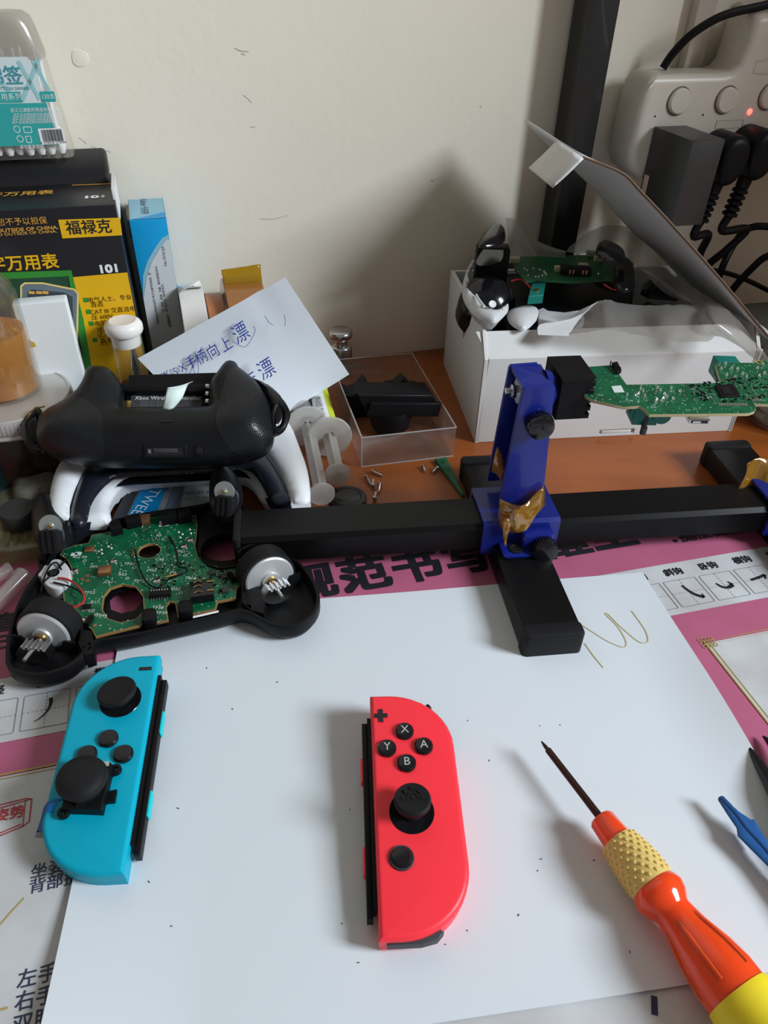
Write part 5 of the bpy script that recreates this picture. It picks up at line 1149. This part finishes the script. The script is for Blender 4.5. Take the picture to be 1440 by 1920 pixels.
mb = N(M_ink)
g3 = gfr(.034)
for i in (0, 1, 3, 4): mb.lathe(g3.w(*g3.uv(322+i*9.5, 887)), (0, -.5, 1), [(0, .0008), (.0004, .0008), (.0004, 0)], 8)
mb.use(M_brass)
for i in (0, 1, 3, 4): mb.lathe(g3.w(*g3.uv(322+i*9.5, 887)), (0, -.5, 1), [(.0004, .0004), (.0006, 0)], 8)
mb.build('charging_contacts', wg)
# ------------------------------------------------------------------ black gamepad lying on top
M_tex = mat('textured_black_shell', (0.007, 0.008, 0.010), 0.34)
nt = M_tex.node_tree; vo = nt.nodes.new('ShaderNodeTexVoronoi'); vo.inputs['Scale'].default_value = 900; tc = nt.nodes.new('ShaderNodeTexCoord'); bp = nt.nodes.new('ShaderNodeBump'); bp.inputs['Strength'].default_value = .45; bp.inputs['Distance'].default_value = .0003
nt.links.new(tc.outputs['Object'], vo.inputs['Vector']); nt.links.new(vo.outputs['Distance'], bp.inputs['Height']); nt.links.new(bp.outputs[0], nt.nodes['Principled BSDF'].inputs['Normal'])
M_sat = mat('satin_black_shell', (0.006, 0.0065, 0.008), 0.40, spec=.35)
A0 = at(85, 850, .046); A1 = at(515, 850, .046); exx = (A1-A0); TL = math.radians(30)
XF = Fr(at(300, 862, .046), exx, Vector((0, math.cos(TL), math.sin(TL))))
xb = thing('gamepad', 'black gamepad with an open battery bay lying face down on the white gamepad', 'gamepad', XF.w(0, .03, -.02))
bodyp = [(76, 788), (70, 815), (74, 838), (92, 853), (130, 866), (190, 872), (300, 873), (400, 871), (452, 864), (490, 852), (508, 838), (514, 818), (512, 792), (504, 756), (484, 722), (462, 702), (450, 693), (444, 684), (432, 681), (421, 686), (410, 700), (398, 716), (394, 726), (394, 766), (345, 768), (290, 769), (233, 768), (231, 733), (226, 720), (216, 703), (204, 694), (188, 691), (172, 693), (163, 700), (158, 716), (146, 736), (122, 756), (94, 772)]
P = XF.P(bodyp)
def xtop(d, a, b):
    h = .0135*(1-(1-min(d/.020, 1))**2.2)**(1/2.2); return h+ .0045*math.exp(-((a+.052)/.020)**2-((b-.012)/.018)**2)*min(1, d/.01)+.004*math.exp(-((a-.050)/.020)**2-((b-.018)/.02)**2)*min(1, d/.01)
Ps = smooth(P[:23], 3, False)+P[23:27]+smooth(P[27:], 3, False)
mb = N(M_sat); mb.pillow(XF, Ps, 0, xtop, lambda d, a, b: -.020*(1-(1-min(d/.02, 1))**2)**.5, .0022); body = mb.build('rear_shell', xb)
# textured handle skins follow the same surface
for q in ([(77, 790), (71, 815), (76, 838), (92, 852), (130, 865), (175, 870), (205, 862), (208, 830), (205, 800), (190, 780), (150, 765), (110, 768)], [(514, 800), (504, 756), (480, 722), (452, 702), (438, 712), (424, 745), (414, 790), (416, 830), (440, 858), (470, 858), (505, 838)]):
    Q = ccw(smooth(XF.P(q), 3)); X = ccw(Ps); mbt = N(M_tex)
    Q = [p_ for p_ in Q]; 
    def ft(d, a, b, X=X): dd = float(segdist(np.array([a]), np.array([b]), X)[0]) if inside((a, b), X) else 0; return xtop(dd, a, b)+.00035
    Q = [p_ for p_ in Q if inside(p_, X)]
    mbt.pillow(XF, Q, 0, ft, None, .0022); mbt.build('textured_skin', xb)
# battery bay: recessed floor, end walls, contacts and printed label
mb = N(M_blk); b4 = XF.P([(226, 700), (400, 700), (398, 772), (230, 772)], -.004); mb.prism(XF, [(b4[3][0], b4[3][1]), (b4[2][0], b4[2][1]), (b4[2][0], b4[2][1]+.030), (b4[3][0], b4[3][1]+.028)], -.016, -.006, .001)
yb0 = XF.uv(300, 736, -.002)[1]; mb.box(XF, b4[0][0]+.002, b4[1][0]-.001, yb0, yb0+.006, -.014, -.0005, .0012); mb.build('battery_bay', xb)
mb = N(M_dgrey); q = XF.uv(312, 752, -.006); mb.box(XF, q[0]-.022, q[0]+.022, q[1]-.0045, q[1]+.0045, -.0062, -.0057); mb.use(M_wt); mb.text(XF, 'Xbox Wireless Controller', q[0]+.001, q[1]+.0018, .0038, -.0055)
mb.use(mat('grey_label_text', (.22, .22, .22), .5))
for k in range(3): mb.text(XF, 'Model 1914  FCC ID  IC  5V DC  2.4 GHz', q[0], q[1]-.0006-k*.0014, .0012, -.0055, sx=1.5)
mb.build('bay_label', xb)
mb = N(M_steel)
for k in range(3): a, b = XF.uv(389, 728+k*14, -.002); mb.box(XF, a-.0008, a+.0012, b-.0014, b+.0014, -.004, .001, .0003)
mb.build('spring_contact', xb)
mb = N(M_brass); a, b = XF.uv(240, 757, -.004); mb.box(XF, a-.002, a+.002, b-.003, b+.002, -.005, -.0035, .0002); mb.build('flat_contact', xb)
# slot, expansion port, headphone jack on the near edge
def onx(u, v):     # surface point, following the shell under a photo point
    c = .010
    for _ in range(6):
        a, b = XF.uv(u, v, c); d = float(segdist(np.array([a]), np.array([b]), ccw(Ps))[0]); c = xtop(d, a, b)
    return a, b, c
a, b, c = onx(312, 790); mb = N(M_ink); mb.box(XF, a-.0036, a+.0036, b-.0007, b+.0007, c-.001, c+.0006); mb.build('pairing_slot', xb)
a, b, c = onx(311, 846); n1 = (XF.ez*.8-XF.ey*.6).normalized(); PFx = Fr(XF.w(a, b, c), XF.ex, n1.cross(XF.ex))
mb = N(M_sat); mb.prism(PFx, rrect(0, 0, .0250, .0078, .0015), -.003, .0009, .0003, holes=[rrect(0, 0, .0220, .0052, .0010)]); mb.build('port_rim', xb)
mb = N(M_ink); mb.prism(PFx, rrect(0, 0, .0222, .0054, .0010), -.003, .0003); mb.use(M_dgrey); mb.box(PFx, -.0070, .0070, -.0008, .0018, .0003, .0008, .0002); mb.use(M_steelb); mb.box(PFx, -.0102, -.0085, -.0012, .0012, .0003, .0007); mb.build('expansion_port', xb)
a, b, c = onx(377, 843); o = XF.w(a, b, c); mb = N(M_sat); mb.lathe(o, n1, [(-.002, .0036), (.0008, .0036), (.0010, .0030), (.0008, .0022), (-.002, .0021)], 26); mb.use(M_ink); mb.lathe(o, n1, [(.0002, .0023), (.0002, 0)], 20); mb.build('headphone_jack', xb)
# exposed sides where the grip covers are missing
for q, s_ in (([(76, 765), (58, 775), (42, 795), (40, 820), (50, 842), (66, 850), (84, 848), (88, 820), (86, 790)], -1), ([(462, 706), (478, 712), (505, 724), (528, 745), (544, 772), (541, 792), (530, 812), (508, 818), (505, 780), (490, 740)], 1)):
    mb = N(M_blkg); f_ = XF.sub(0, 0, -.004); mb.pillow(f_, smooth(f_.P(q), 3), 0, dome(.007, .008), lambda d, a, b: -.010*min(1, d/.006), .0022); mb.build('inner_side_frame', xb)
    mb = N(M_blk)
    pts = [(522, 758), (536, 775), (532, 800), (514, 806), (512, 775)] if s_ > 0 else [(50, 800), (58, 785), (72, 775), (76, 800), (66, 830)]
    c_ = [f_.w(*f_.uv(u, v, .006), .0062) for u, v in pts]; mb.tube(c_, .0012, 6, 4, True); mb.build('frame_rib', xb)
mb = N(M_brass); mb.tube([XF.w(*XF.uv(u, v, .002), .002) for u, v in [(50, 790), (56, 776), (68, 766), (84, 762)]], .0005, 6); mb.build('copper_strip', xb)

# ------------------------------------------------------------------ opened gamepad with board and rumble motors
og = thing('opened_gamepad', 'opened black gamepad shell with a green circuit board and two rumble motors, lying left', 'gamepad', at(300, 1090, .002))
ZR = .016; rf = gfr(ZR)
shell = [(110, 1008), (92, 1030), (80, 1055), (66, 1075), (48, 1100), (30, 1135), (16, 1180), (9, 1225), (13, 1250), (32, 1261), (68, 1267), (105, 1260), (132, 1248), (156, 1228), (176, 1205), (230, 1196), (288, 1184), (345, 1171), (410, 1156), (446, 1146), (470, 1152), (505, 1170), (535, 1176), (565, 1170), (590, 1150), (600, 1122), (592, 1092), (575, 1066), (552, 1046), (515, 1033), (470, 1022), (460, 1000), (462, 955), (450, 930), (420, 925), (395, 940), (345, 950), (290, 957), (240, 967), (185, 980), (155, 988)]
SP = ccw(smooth(rf.P(shell), 3))
SPs = SP
oc = rf.uv(229, 1138, -.010); hole_px = [(238, 1134, .0088), (281, 1033, .0062), (424, 1026, .0150)]
hs = [circ(*rf.uv(u, v, -.010), r, 8 if i == 0 else 24) for i, (u, v, r) in enumerate(hole_px)]
mb = N(M_blk); ins = inset(SPs, .0024)
mb.rings(rf, [(inset(SPs, .0045), -ZR+.0038), (inset(SPs, .0022), -ZR+.0050), (SPs, -.007), (SPs, -.0008), (inset(SPs, .0004), 0), (inset(SPs, .0018), 0), (inset(SPs, .0022), -.001), (inset(SPs, .0030), -.0075)])
mb.cap(rf, [inset(SPs, .0030)]+hs, -.0075)
mb.build('shell_tray', og, sharp=40)
# circuit board
bz = gfr(.0130)
brd = [(172, 1003), (230, 992), (262, 984), (262, 972), (288, 968), (367, 966), (371, 986), (369, 1000), (366, 1024), (372, 1044), (387, 1058), (410, 1064), (446, 1061), (452, 1096), (444, 1104), (442, 1122), (408, 1128), (404, 1143), (378, 1148), (333, 1157), (328, 1130), (318, 1128), (312, 1136), (316, 1163), (292, 1168), (290, 1150), (270, 1150), (266, 1172), (179, 1194), (172, 1180), (160, 1172), (146, 1150), (136, 1134), (120, 1130), (118, 1106), (134, 1090), (136, 1070), (126, 1048), (112, 1040), (120, 1030), (140, 1022), (166, 1018)]
BPt = ccw(bz.P(brd)); oct_ = bz.P([(195, 1118), (207, 1103), (229, 1096), (254, 1100), (268, 1118), (270, 1144), (255, 1160), (226, 1167), (203, 1160), (192, 1142)]); c2 = circ(*bz.uv(280, 1033), .0062, 24)
mb = N(mat('tan_board_edge', (.30, .17, .06), .5)); mb.prism(bz, BPt, -.0015, 0, 0, holes=[oct_, c2])
mb.use(M_pcb); mb.cap(bz, [inset(BPt, .0005), inset(ccw(oct_), -.0005), circ(*bz.uv(280, 1033), .0066, 24)], .0001)
mb.use(mat('dark_trace_green', (.002, .06, .026), .35)); rn = random.Random(77); av = [oct_, c2]
for k in range(60):
    x, y = rn.uniform(min(p[0] for p in BPt), max(p[0] for p in BPt)), rn.uniform(min(p[1] for p in BPt), max(p[1] for p in BPt)); L = [(x, y)]; an = rn.choice((0, 45, 90, 135, 180, 270))+10
    for q in range(3): an += rn.choice((-45, 0, 45)); r_ = rn.uniform(.002, .006); L.append((L[-1][0]+r_*math.cos(math.radians(an)), L[-1][1]+r_*math.sin(math.radians(an))))
    if all(inside(p, BPt) and not any(inside(p, h) for h in av) for p in L): mb.band(bz, L, rn.uniform(.0003, .0009), .00015)
mb.use(M_tp)
av = [oct_, c2]
speck(mb, bz, BPt, 420, .0002, .0010, .00012, 21, c=.0001, avoid=av, ar=(1, .7))
mb.use(M_solder); speck(mb, bz, bz.P([(262, 985), (340, 985), (360, 1040), (330, 1100), (280, 1110), (250, 1090), (300, 1060), (250, 1000)]), 110, .0004, .0009, .0005, 22, c=.0001, avoid=av)
mb.use(M_blk); reg = bz.P([(285, 1060), (360, 1050), (400, 1060), (446, 1070), (440, 1120), (400, 1125), (350, 1100), (290, 1110)])
speck(mb, bz, reg, 55, .0005, .0014, .0007, 23, c=.0001, avoid=av); mb.use(M_brass); speck(mb, bz, reg, 45, .0003, .0008, .0005, 24, c=.0001, avoid=av)
mb.use(M_silk)
for i, (u, v) in enumerate([(178, 1064), (168, 1112), (178, 1130), (172, 1146), (190, 1155), (204, 1092), (230, 1078), (262, 1090), (222, 1040), (243, 1058), (300, 1050), (285, 1070), (338, 1035), (352, 1010), (357, 1085), (330, 1105), (296, 1140), (303, 1150), (150, 1045), (182, 1034), (325, 1075), (298, 1005)]):
    mb.text(bz, ('TP27', 'TP23', 'R17', 'U2', 'TP44', 'C61', 'R53', 'TP12', 'K2', 'TP24', 'C45', 'M22', 'TP51', 'J3', 'TP14', 'D22', 'TP38', 'TP39', '822 00', '7-6', 'Q6', 'R8')[i], *bz.uv(u, v), .0029, .0003)
    if i % 3 == 0: mb.band(bz, circ(*bz.uv(u+9, v+7), .0009, 12), .0003, .0003, True)
for px in ((139, 1040), (147, 1038)): a, b = bz.uv(*px); mb.box(bz, a-.0018, a+.0018, b-.0013, b+.0013, .0001, .0002)
mb.use(M_solder)
for (u, v) in [(190, 1031), (191, 1038), (203, 1025), (209, 1028), (335, 998), (342, 1002), (356, 993), (358, 1000), (338, 1008)]: mb.lathe(bz.w(*bz.uv(u, v)), (0, 0, 1), [(0, .0010), (.0004, .0008), (.0012, 0)], 8)
mb.use(M_copper)
for (u, v) in [(154, 1086), (164, 1080), (165, 1089), (178, 1173)]: mb.prism(bz, circ(*bz.uv(u, v), .0011, 14), .0001, .0003)
mb.build('circuit_board', og)
for (u, v) in [(214, 1054), (141, 1072), (346, 1026), (295, 1091), (153, 1165), (358, 1014)]:
    mb = N(M_steel); mb.lathe(bz.w(*bz.uv(u, v), .0001), (0, 0, 1), [(0, .0023), (.0008, .0022), (.0014, .0014), (.0015, 0)], 20); mb.use(M_ink); mb.lathe(bz.w(*bz.uv(u, v), .00162), (0, 0, 1), [(0, .0007), (.00002, 0)], 6); mb.build('board_screw', og)
def chip(nm, px, w, l, h, m, rot=0, extra=None):
    f_ = bz.sub(*bz.uv(*px), 0, rot); mb = N(m); mb.box(f_, -w/2, w/2, -l/2, l/2, .0001, h, .0002)
    if extra: extra(mb, f_)
    return mb.build(nm, og)
def legs(n, w, l):
    def f(mb, f_):
        mb.use(M_solder)
        for i in range(n):
            for s_ in (-1, 1): x = -w/2+w*(i+.5)/n; mb.box(f_, x-.0003, x+.0003, s_*l/2-.0009, s_*l/2+.0009, .0001, .0009)
    return f
def usbc(mb, f_):
    mb.use(M_steel)
    for x in (-.0028, 0, .0028): mb.prism(f_, circ(x, .001, .0005, 8), .0036, .0038)
chip('usb_port', (267, 980), .0092, .0072, .0036, M_copper, 10, usbc)
chip('paper_label', (308, 982), .0058, .0050, .0002, M_wt, 12)
chip('copper_shield', (168, 1031), .0052, .0050, .0012, M_copper, 8); chip('copper_shield', (198, 1074), .0066, .0064, .0030, M_copper, 12)
chip('audio_chip', (163, 1140), .0044, .0036, .0014, M_blk, 12, legs(5, .0044, .0036))
for px in ((399, 1075), (421, 1083), (423, 1109), (387, 1098)): chip('power_inductor', px, .0034, .0034, .0016, mat('ferrite_grey', (.03, .03, .032), .5), 15)
def pins(mb, f_):
    mb.use(M_solder)
    for i in range(7):
        mb.box(f_, -.0047+i*.0014, -.0041+i*.0014, -.0042, -.0022, .0002, .0008); mb.box(f_, -.0047+i*.0014, -.0041+i*.0014, .0004, .0012, .0030, .0034)
chip('ribbon_socket', (301, 1116), .0110, .0052, .0030, M_blk, 10, pins)
def jk(mb, f_):
    mb.use(M_brass)
    for y in (-.0035, .001, .0045): mb.tube([f_.w(-.004, y, .0058), f_.w(-.0015, y+.0008, .0062), f_.w(.0005, y-.0004, .0058)], .0004, 5, 3)
    for y in (-.003, .004): mb.box(f_, .003, .0065, y-.0004, y+.0004, .0055, .006)
chip('headphone_socket', (380, 1116), .0120, .0120, .0055, M_blkg, 14, jk)
for px in ((349, 1146), (281, 1162)): f_ = bz.sub(*bz.uv(*px), 0, 12); mb = N(M_blk); mb.box(f_, -.0036, .0036, -.0050, .0045, -.004, .0045, .0012, .002); mb.build('shell_post', og)
# wires on the board
def wire(nm, px, m, r=.0005, zz=.0150, bump=.0):
    P_ = [at(u, v, zz+(bump if 0 < i < len(px)-1 else 0)) for i, (u, v) in enumerate(px)]; mb = N(m); mb.tube(P_, r, 7, 6); mb.build(nm, og)
wire('black_wire', [(252, 1030), (257, 1050), (264, 1072), (275, 1092), (290, 1101), (305, 1098), (316, 1085)], M_blk)
wire('black_wire', [(318, 1008), (328, 1025), (332, 1045), (335, 1062), (350, 1066), (348, 1074), (333, 1080), (318, 1086)], M_blk, bump=.001)
mb = N(M_brass); f_ = bz.sub(*bz.uv(322, 1081), 0, 25); mb.box(f_, -.003, .003, -.0009, .0009, .0005, .0012, .0003); f_ = bz.sub(*bz.uv(250, 1036), 0, 100); mb.box(f_, -.004, .004, -.0005, .0005, .0003, .0008); f_ = bz.sub(*bz.uv(322, 1013), 0, -60); mb.box(f_, -.004, .004, -.0005, .0005, .0003, .0008); mb.build('antenna_contact', og)
# pale round sounder with wires
zc = gfr(.0150); mb = N(mat('pale_grey_plastic', (.62, .62, .64), .4)); q = smooth([zc.uv(u, v) for u, v in [(97, 1052), (110, 1050), (122, 1056), (131, 1068), (133, 1084), (126, 1098), (112, 1106), (96, 1104), (84, 1096), (77, 1084), (71, 1080), (80, 1068), (86, 1058)]], 3); mb.prism(zc, q, -.010, .001, .0008); q0 = zc.uv(101, 1077); mb.use(M_blk); mb.prism(zc, circ(*q0, .0032, 20), .001, .0013); mb.use(M_dgrey); mb.prism(zc, circ(*q0, .0018, 16), .0013, .0017); mb.build('sounder_disc', og)
wire('black_wire', [(128, 1045), (110, 1065), (95, 1080), (82, 1092), (76, 1110)], M_blk, .0005, .0172)
wire('black_wire', [(115, 1068), (106, 1055), (95, 1060), (84, 1080), (80, 1096)], M_blk, .0005, .0175)
wire('red_wire', [(108, 1084), (125, 1086), (145, 1098), (157, 1116), (155, 1130), (135, 1140), (112, 1143)], M_redw, .0006, .0175)
wire('black_wire', [(100, 1092), (125, 1098), (148, 1108), (157, 1122), (148, 1135), (120, 1140)], M_blk, .0005, .0172)
# rumble motors
def motor(face_px, zc_, dirn, R, L, weight_px, ncl):
    c = at(*face_px, zc_); d = Vector(dirn).normalized()
    mo = N(mat('brushed_motor_can', (.62, .63, .64), .42, metal=.55)); mo.lathe(c, d, [(-L, 0), (-L, R*.86), (-L+.001, R*.93), (-.0006, R*.93), (0, R*.88), (.0002, R*.35), (.0014, R*.33), (.0014, 0)], 44); mo.build('motor_can', og)
    mo = N(M_blkm); mo.lathe(c, d, [(-L+.002, R*.93), (-L+.002, R*1.03), (-.0018, R*1.03), (-.0016, R*.93)], 44); mo.build('rubber_sleeve', og)
    mo = N(M_brass); mo.lathe(c, d, [(.001, R*.22), (.0028, R*.20), (.003, .0010), (.003, 0)], 18); mo.use(M_steelb); mo.cyl(c+d*.003, c+d*.0175, .0011, .0010, 12); mo.build('motor_shaft', og)
    side = d.cross(V(0, 0, 1)).normalized(); up = side.cross(d).normalized(); wf = Fr(c+d*.0115-up*.001, side, up)
    mo = N(M_steel); k = []
    for i in range(13): an = math.radians(200+140*i/12); k.append((R*.62*math.cos(an), R*.52*math.sin(an)+.001))
    tee = []
    for i in range(5): x = .0050-i*.0025; tee += [(x, .0035), (x-.0010, .0035), (x-.0010, .0022), (x-.0024, .0022)]
    mo.prism(wf, k+tee, 0, .0070, .0003); mo.use(M_dgrey)
    for x in (-.0035, .0035): mo.prism(wf, circ(x, -.0026, .0006, 10), .0070, .0072)
    mo.build('eccentric_weight', og)
    # cradle
    fw = Fr(c+d*.0012, side, up); mo = N(M_blk); mo.prism(fw, [(-R*1.15, -zc_+.005), (R*1.15, -zc_+.005), (R*1.15, -.001), (R*.75, -.001), (R*.62, -.005), (R*.30, -.006), (0, -.0085), (-R*.30, -.006), (-R*.62, -.005), (-R*.75, -.001), (-R*1.15, -.001)], 0, .0016, .0003); mo.build('motor_retainer', og)
    mo = N(M_blk); cf = Fr(c-d*(L*.5), side, up)
    mo.prism(cf, [(-R*1.22, -zc_+.005), (-R*.6, -zc_+.005), (-R*.85, -R*.55), (-R*1.04, .0), (-R*1.22, .001)], L*.30, L*.78, .0004); mo.build('motor_cradle', og)
    mo = N(M_blk); mo.prism(cf, [(R*.6, -zc_+.005), (R*1.22, -zc_+.005), (R*1.22, .001), (R*1.04, .0), (R*.85, -R*.55)], L*.30, L*.78, .0004); mo.build('motor_cradle', og)
motor((80, 1193), .0165, (-.10, -.95, .10), .0146, .0150, (73, 1243), 0)
motor((507, 1088), .0170, (.50, -.86, .12), .0150, .0150, (545, 1122), 0)
# wires to the right motor
wire('black_wire', [(445, 1036), (465, 1024), (495, 1020), (518, 1032), (515, 1046)], M_blk, .0006, .026)
wire('red_wire', [(448, 1052), (468, 1040), (495, 1036), (515, 1042), (512, 1052)], M_redw, .0007, .024)
# dark brackets with screw holes beside the motors
for q, h in (([(452, 1090), (478, 1085), (498, 1112), (495, 1150), (470, 1145), (452, 1128)], (464, 1138)), ([(150, 1178), (172, 1182), (174, 1222), (158, 1228), (146, 1205)], (163, 1214)), ([(68, 1042), (92, 1036), (104, 1046), (92, 1062), (72, 1062)], (78, 1053))):
    f_ = gfr(.016); mb = N(M_blk); mb.prism(f_, f_.P(q), -.010, 0, .0008, holes=[circ(*f_.uv(*h), .0020, 14)]); mb.build('screw_bracket', og)
mb = N(M_blk)
q = rf.P([(372, 970), (372, 1002), (369, 1024), (375, 1042), (390, 1056), (410, 1062), (446, 1058), (452, 1040), (452, 990), (440, 960), (400, 958)]); hh = [circ(*rf.uv(424, 1026, 0), .0150, 28)]
mb.prism(rf, q, -.0070, -.0015, .0005, holes=hh); mb.build('stick_well_plate', og)
# inner ledge details along the rims
for a_, b_ in (((235, 972), (262, 966)), ((300, 966), (330, 960)), ((332, 962), (356, 957)), ((205, 986), (225, 980))):
    p1, p2 = at(*a_, .018), at(*b_, .018); f_ = Fr(p1, p2-p1, V(-(p2-p1).y, (p2-p1).x, 0)); mb = N(M_blk); mb.box(f_, 0, (p2-p1).length, -.005, .001, -.006, .0015, .0006); mb.build('shell_clip', og)
mb = N(M_wt); f_ = gfr(.0155); mb.poly(f_, f_.P([(362, 1156), (410, 1145), (410, 1149), (362, 1160)]), .0003); mb.build('white_strip', og)
# triggers standing up at the top corners
def trigger(px_outline, z, open_px, disc_px, rot):
    f_ = gfr(z); c = [sum(p[i] for p in px_outline)/len(px_outline) for i in (0, 1)]
    mb = N(M_sat); mb.pillow(f_, smooth(f_.P(px_outline), 3), 0, dome(.013, .013), lambda d, a, b: -z+.004, .0018); mb.build('trigger_shell', og)
    f2 = Fr(at(*disc_px, z+.0165), (1, .12*rot, 0), (0, .45, .90)); 
    mb = N(M_ink); mb.pillow(f2, smooth(f2.P(open_px), 3), 0, dome(.0012, .004), lambda d, a, b: -.004, .002); mb.build('trigger_hollow', og)
    mb = N(mat('pale_metal_disc', (.55, .60, .60), .3, metal=.8)); o = f2.w(0, 0, .001); mb.lathe(o, f2.ez, [(0, .0062), (.0008, .0060), (.0008, .0020), (.0018, .0018), (.0018, 0)], 26); mb.use(M_brass); mb.lathe(o, f2.ez, [(.0018, .0014), (.0026, .0010), (.0026, 0)], 12); mb.build('pivot_disc', og)
    mb = N(M_blkm); 
    q = f2.uv(disc_px[0]+2, disc_px[1]+26); mb.box(f2, q[0]-.0062, q[0]+.0062, q[1]-.007, q[1]+.006, 0, .0055, .002, .003)
    for k in (-.003, 0, .003): mb.box(f2, q[0]+k-.0006, q[0]+k+.0006, q[1]-.005, q[1]+.006, .0050, .0062)
    mb.build('trigger_boss', og)
trigger([(62, 1000), (60, 975), (66, 952), (80, 941), (97, 940), (112, 952), (122, 972), (132, 992), (138, 1010), (120, 1030), (92, 1034), (70, 1022)], .022, [(74, 985), (88, 972), (108, 976), (118, 990), (122, 1012), (112, 1026), (88, 1030), (74, 1016)], (96, 985), 1)
trigger([(392, 935), (394, 905), (404, 888), (422, 885), (440, 894), (452, 912), (456, 935), (450, 955), (432, 968), (410, 966), (396, 955)], .022, [(404, 925), (416, 912), (436, 914), (448, 928), (446, 950), (434, 962), (414, 962), (404, 948)], (422, 921), -1)

# ------------------------------------------------------------------ clear case and odds at the far left
cc_ = thing('clear_case', 'clear plastic case with yellowish ribbed compartments at the left edge', 'plastic case', at(60, 1000, 0))
f_ = gfr(.012); mb = N(clear('yellowish_clear', (.80, .78, .58), .15, .3, .35, (.55, .52, .33))); P = f_.P([(-60, 1030), (-60, 905), (45, 885), (105, 890), (118, 1000), (95, 1020), (20, 1035)]); mb.prism(f_, P, -.0115, 0, .0010)
for k in range(6): mb.tube([at(-5+k*17, 1025-k*2.5, .0125), at(12+k*15, 955-k*2, .0125)], .0012, 6, 1)
mb.build('case_body', cc_)
sp_ = N(mat('dirty_grey_sponge', (.16, .15, .12), .9, bump=(120, .6, .002), var=(90, .5))); f_ = gfr(.013); sp_.pillow(f_, smooth(f_.P([(28, 940), (25, 905), (35, 892), (62, 890), (100, 886), (108, 915), (95, 930), (60, 945)]), 3), 0, dome(.006, .006), lambda d, a, b: -.001, .003)
tag(sp_.build('cleaning_sponge'), 'dirty grey marbled sponge lying on the clear case at the left', 'sponge')
p = at(32, 958, .022); mb = N(mat('worn_dark_metal', (.035, .037, .036), .5, metal=.4)); mb.lathe((p.x, p.y, .0130), (.03, -.06, 1), [(0, 0), (0, .0098), (.010, .0102), (.0115, .0095), (.0115, 0)], 32)
tag(mb.build('dark_knob'), 'short dark worn metal cylinder standing on the clear case', 'knob')
p = at(-28, 880, .02); mb = N(mat('dark_teal_plastic', (.002, .014, .014), .45)); mb.lathe((p.x, p.y, 0), (0, 0, 1), [(0, 0), (0, .018), (.030, .018), (.036, .012), (.045, .010), (.045, 0)], 30)
tag(mb.build('teal_bottle'), 'dark teal bottle cut off by the left edge of the photo', 'bottle')
for lb, q, r_ in (('milky plastic stick lying lower of the two at the left edge', [(45, 1078), (-40, 1165)], .0055), ('milky plastic stick lying upper of the two at the left edge', [(22, 1068), (-50, 1100)], .0050)):
    a, b = at(*q[0], r_), at(*q[1], r_); mb = N(M_frost); mb.lathe(a, b-a, [(0, 0), (0, r_), (.002, r_*1.0), (.004, r_*.8), ((b-a).length, r_*.8), ((b-a).length, 0)], 24); tag(mb.build('plastic_pipette'), lb, 'pipette')
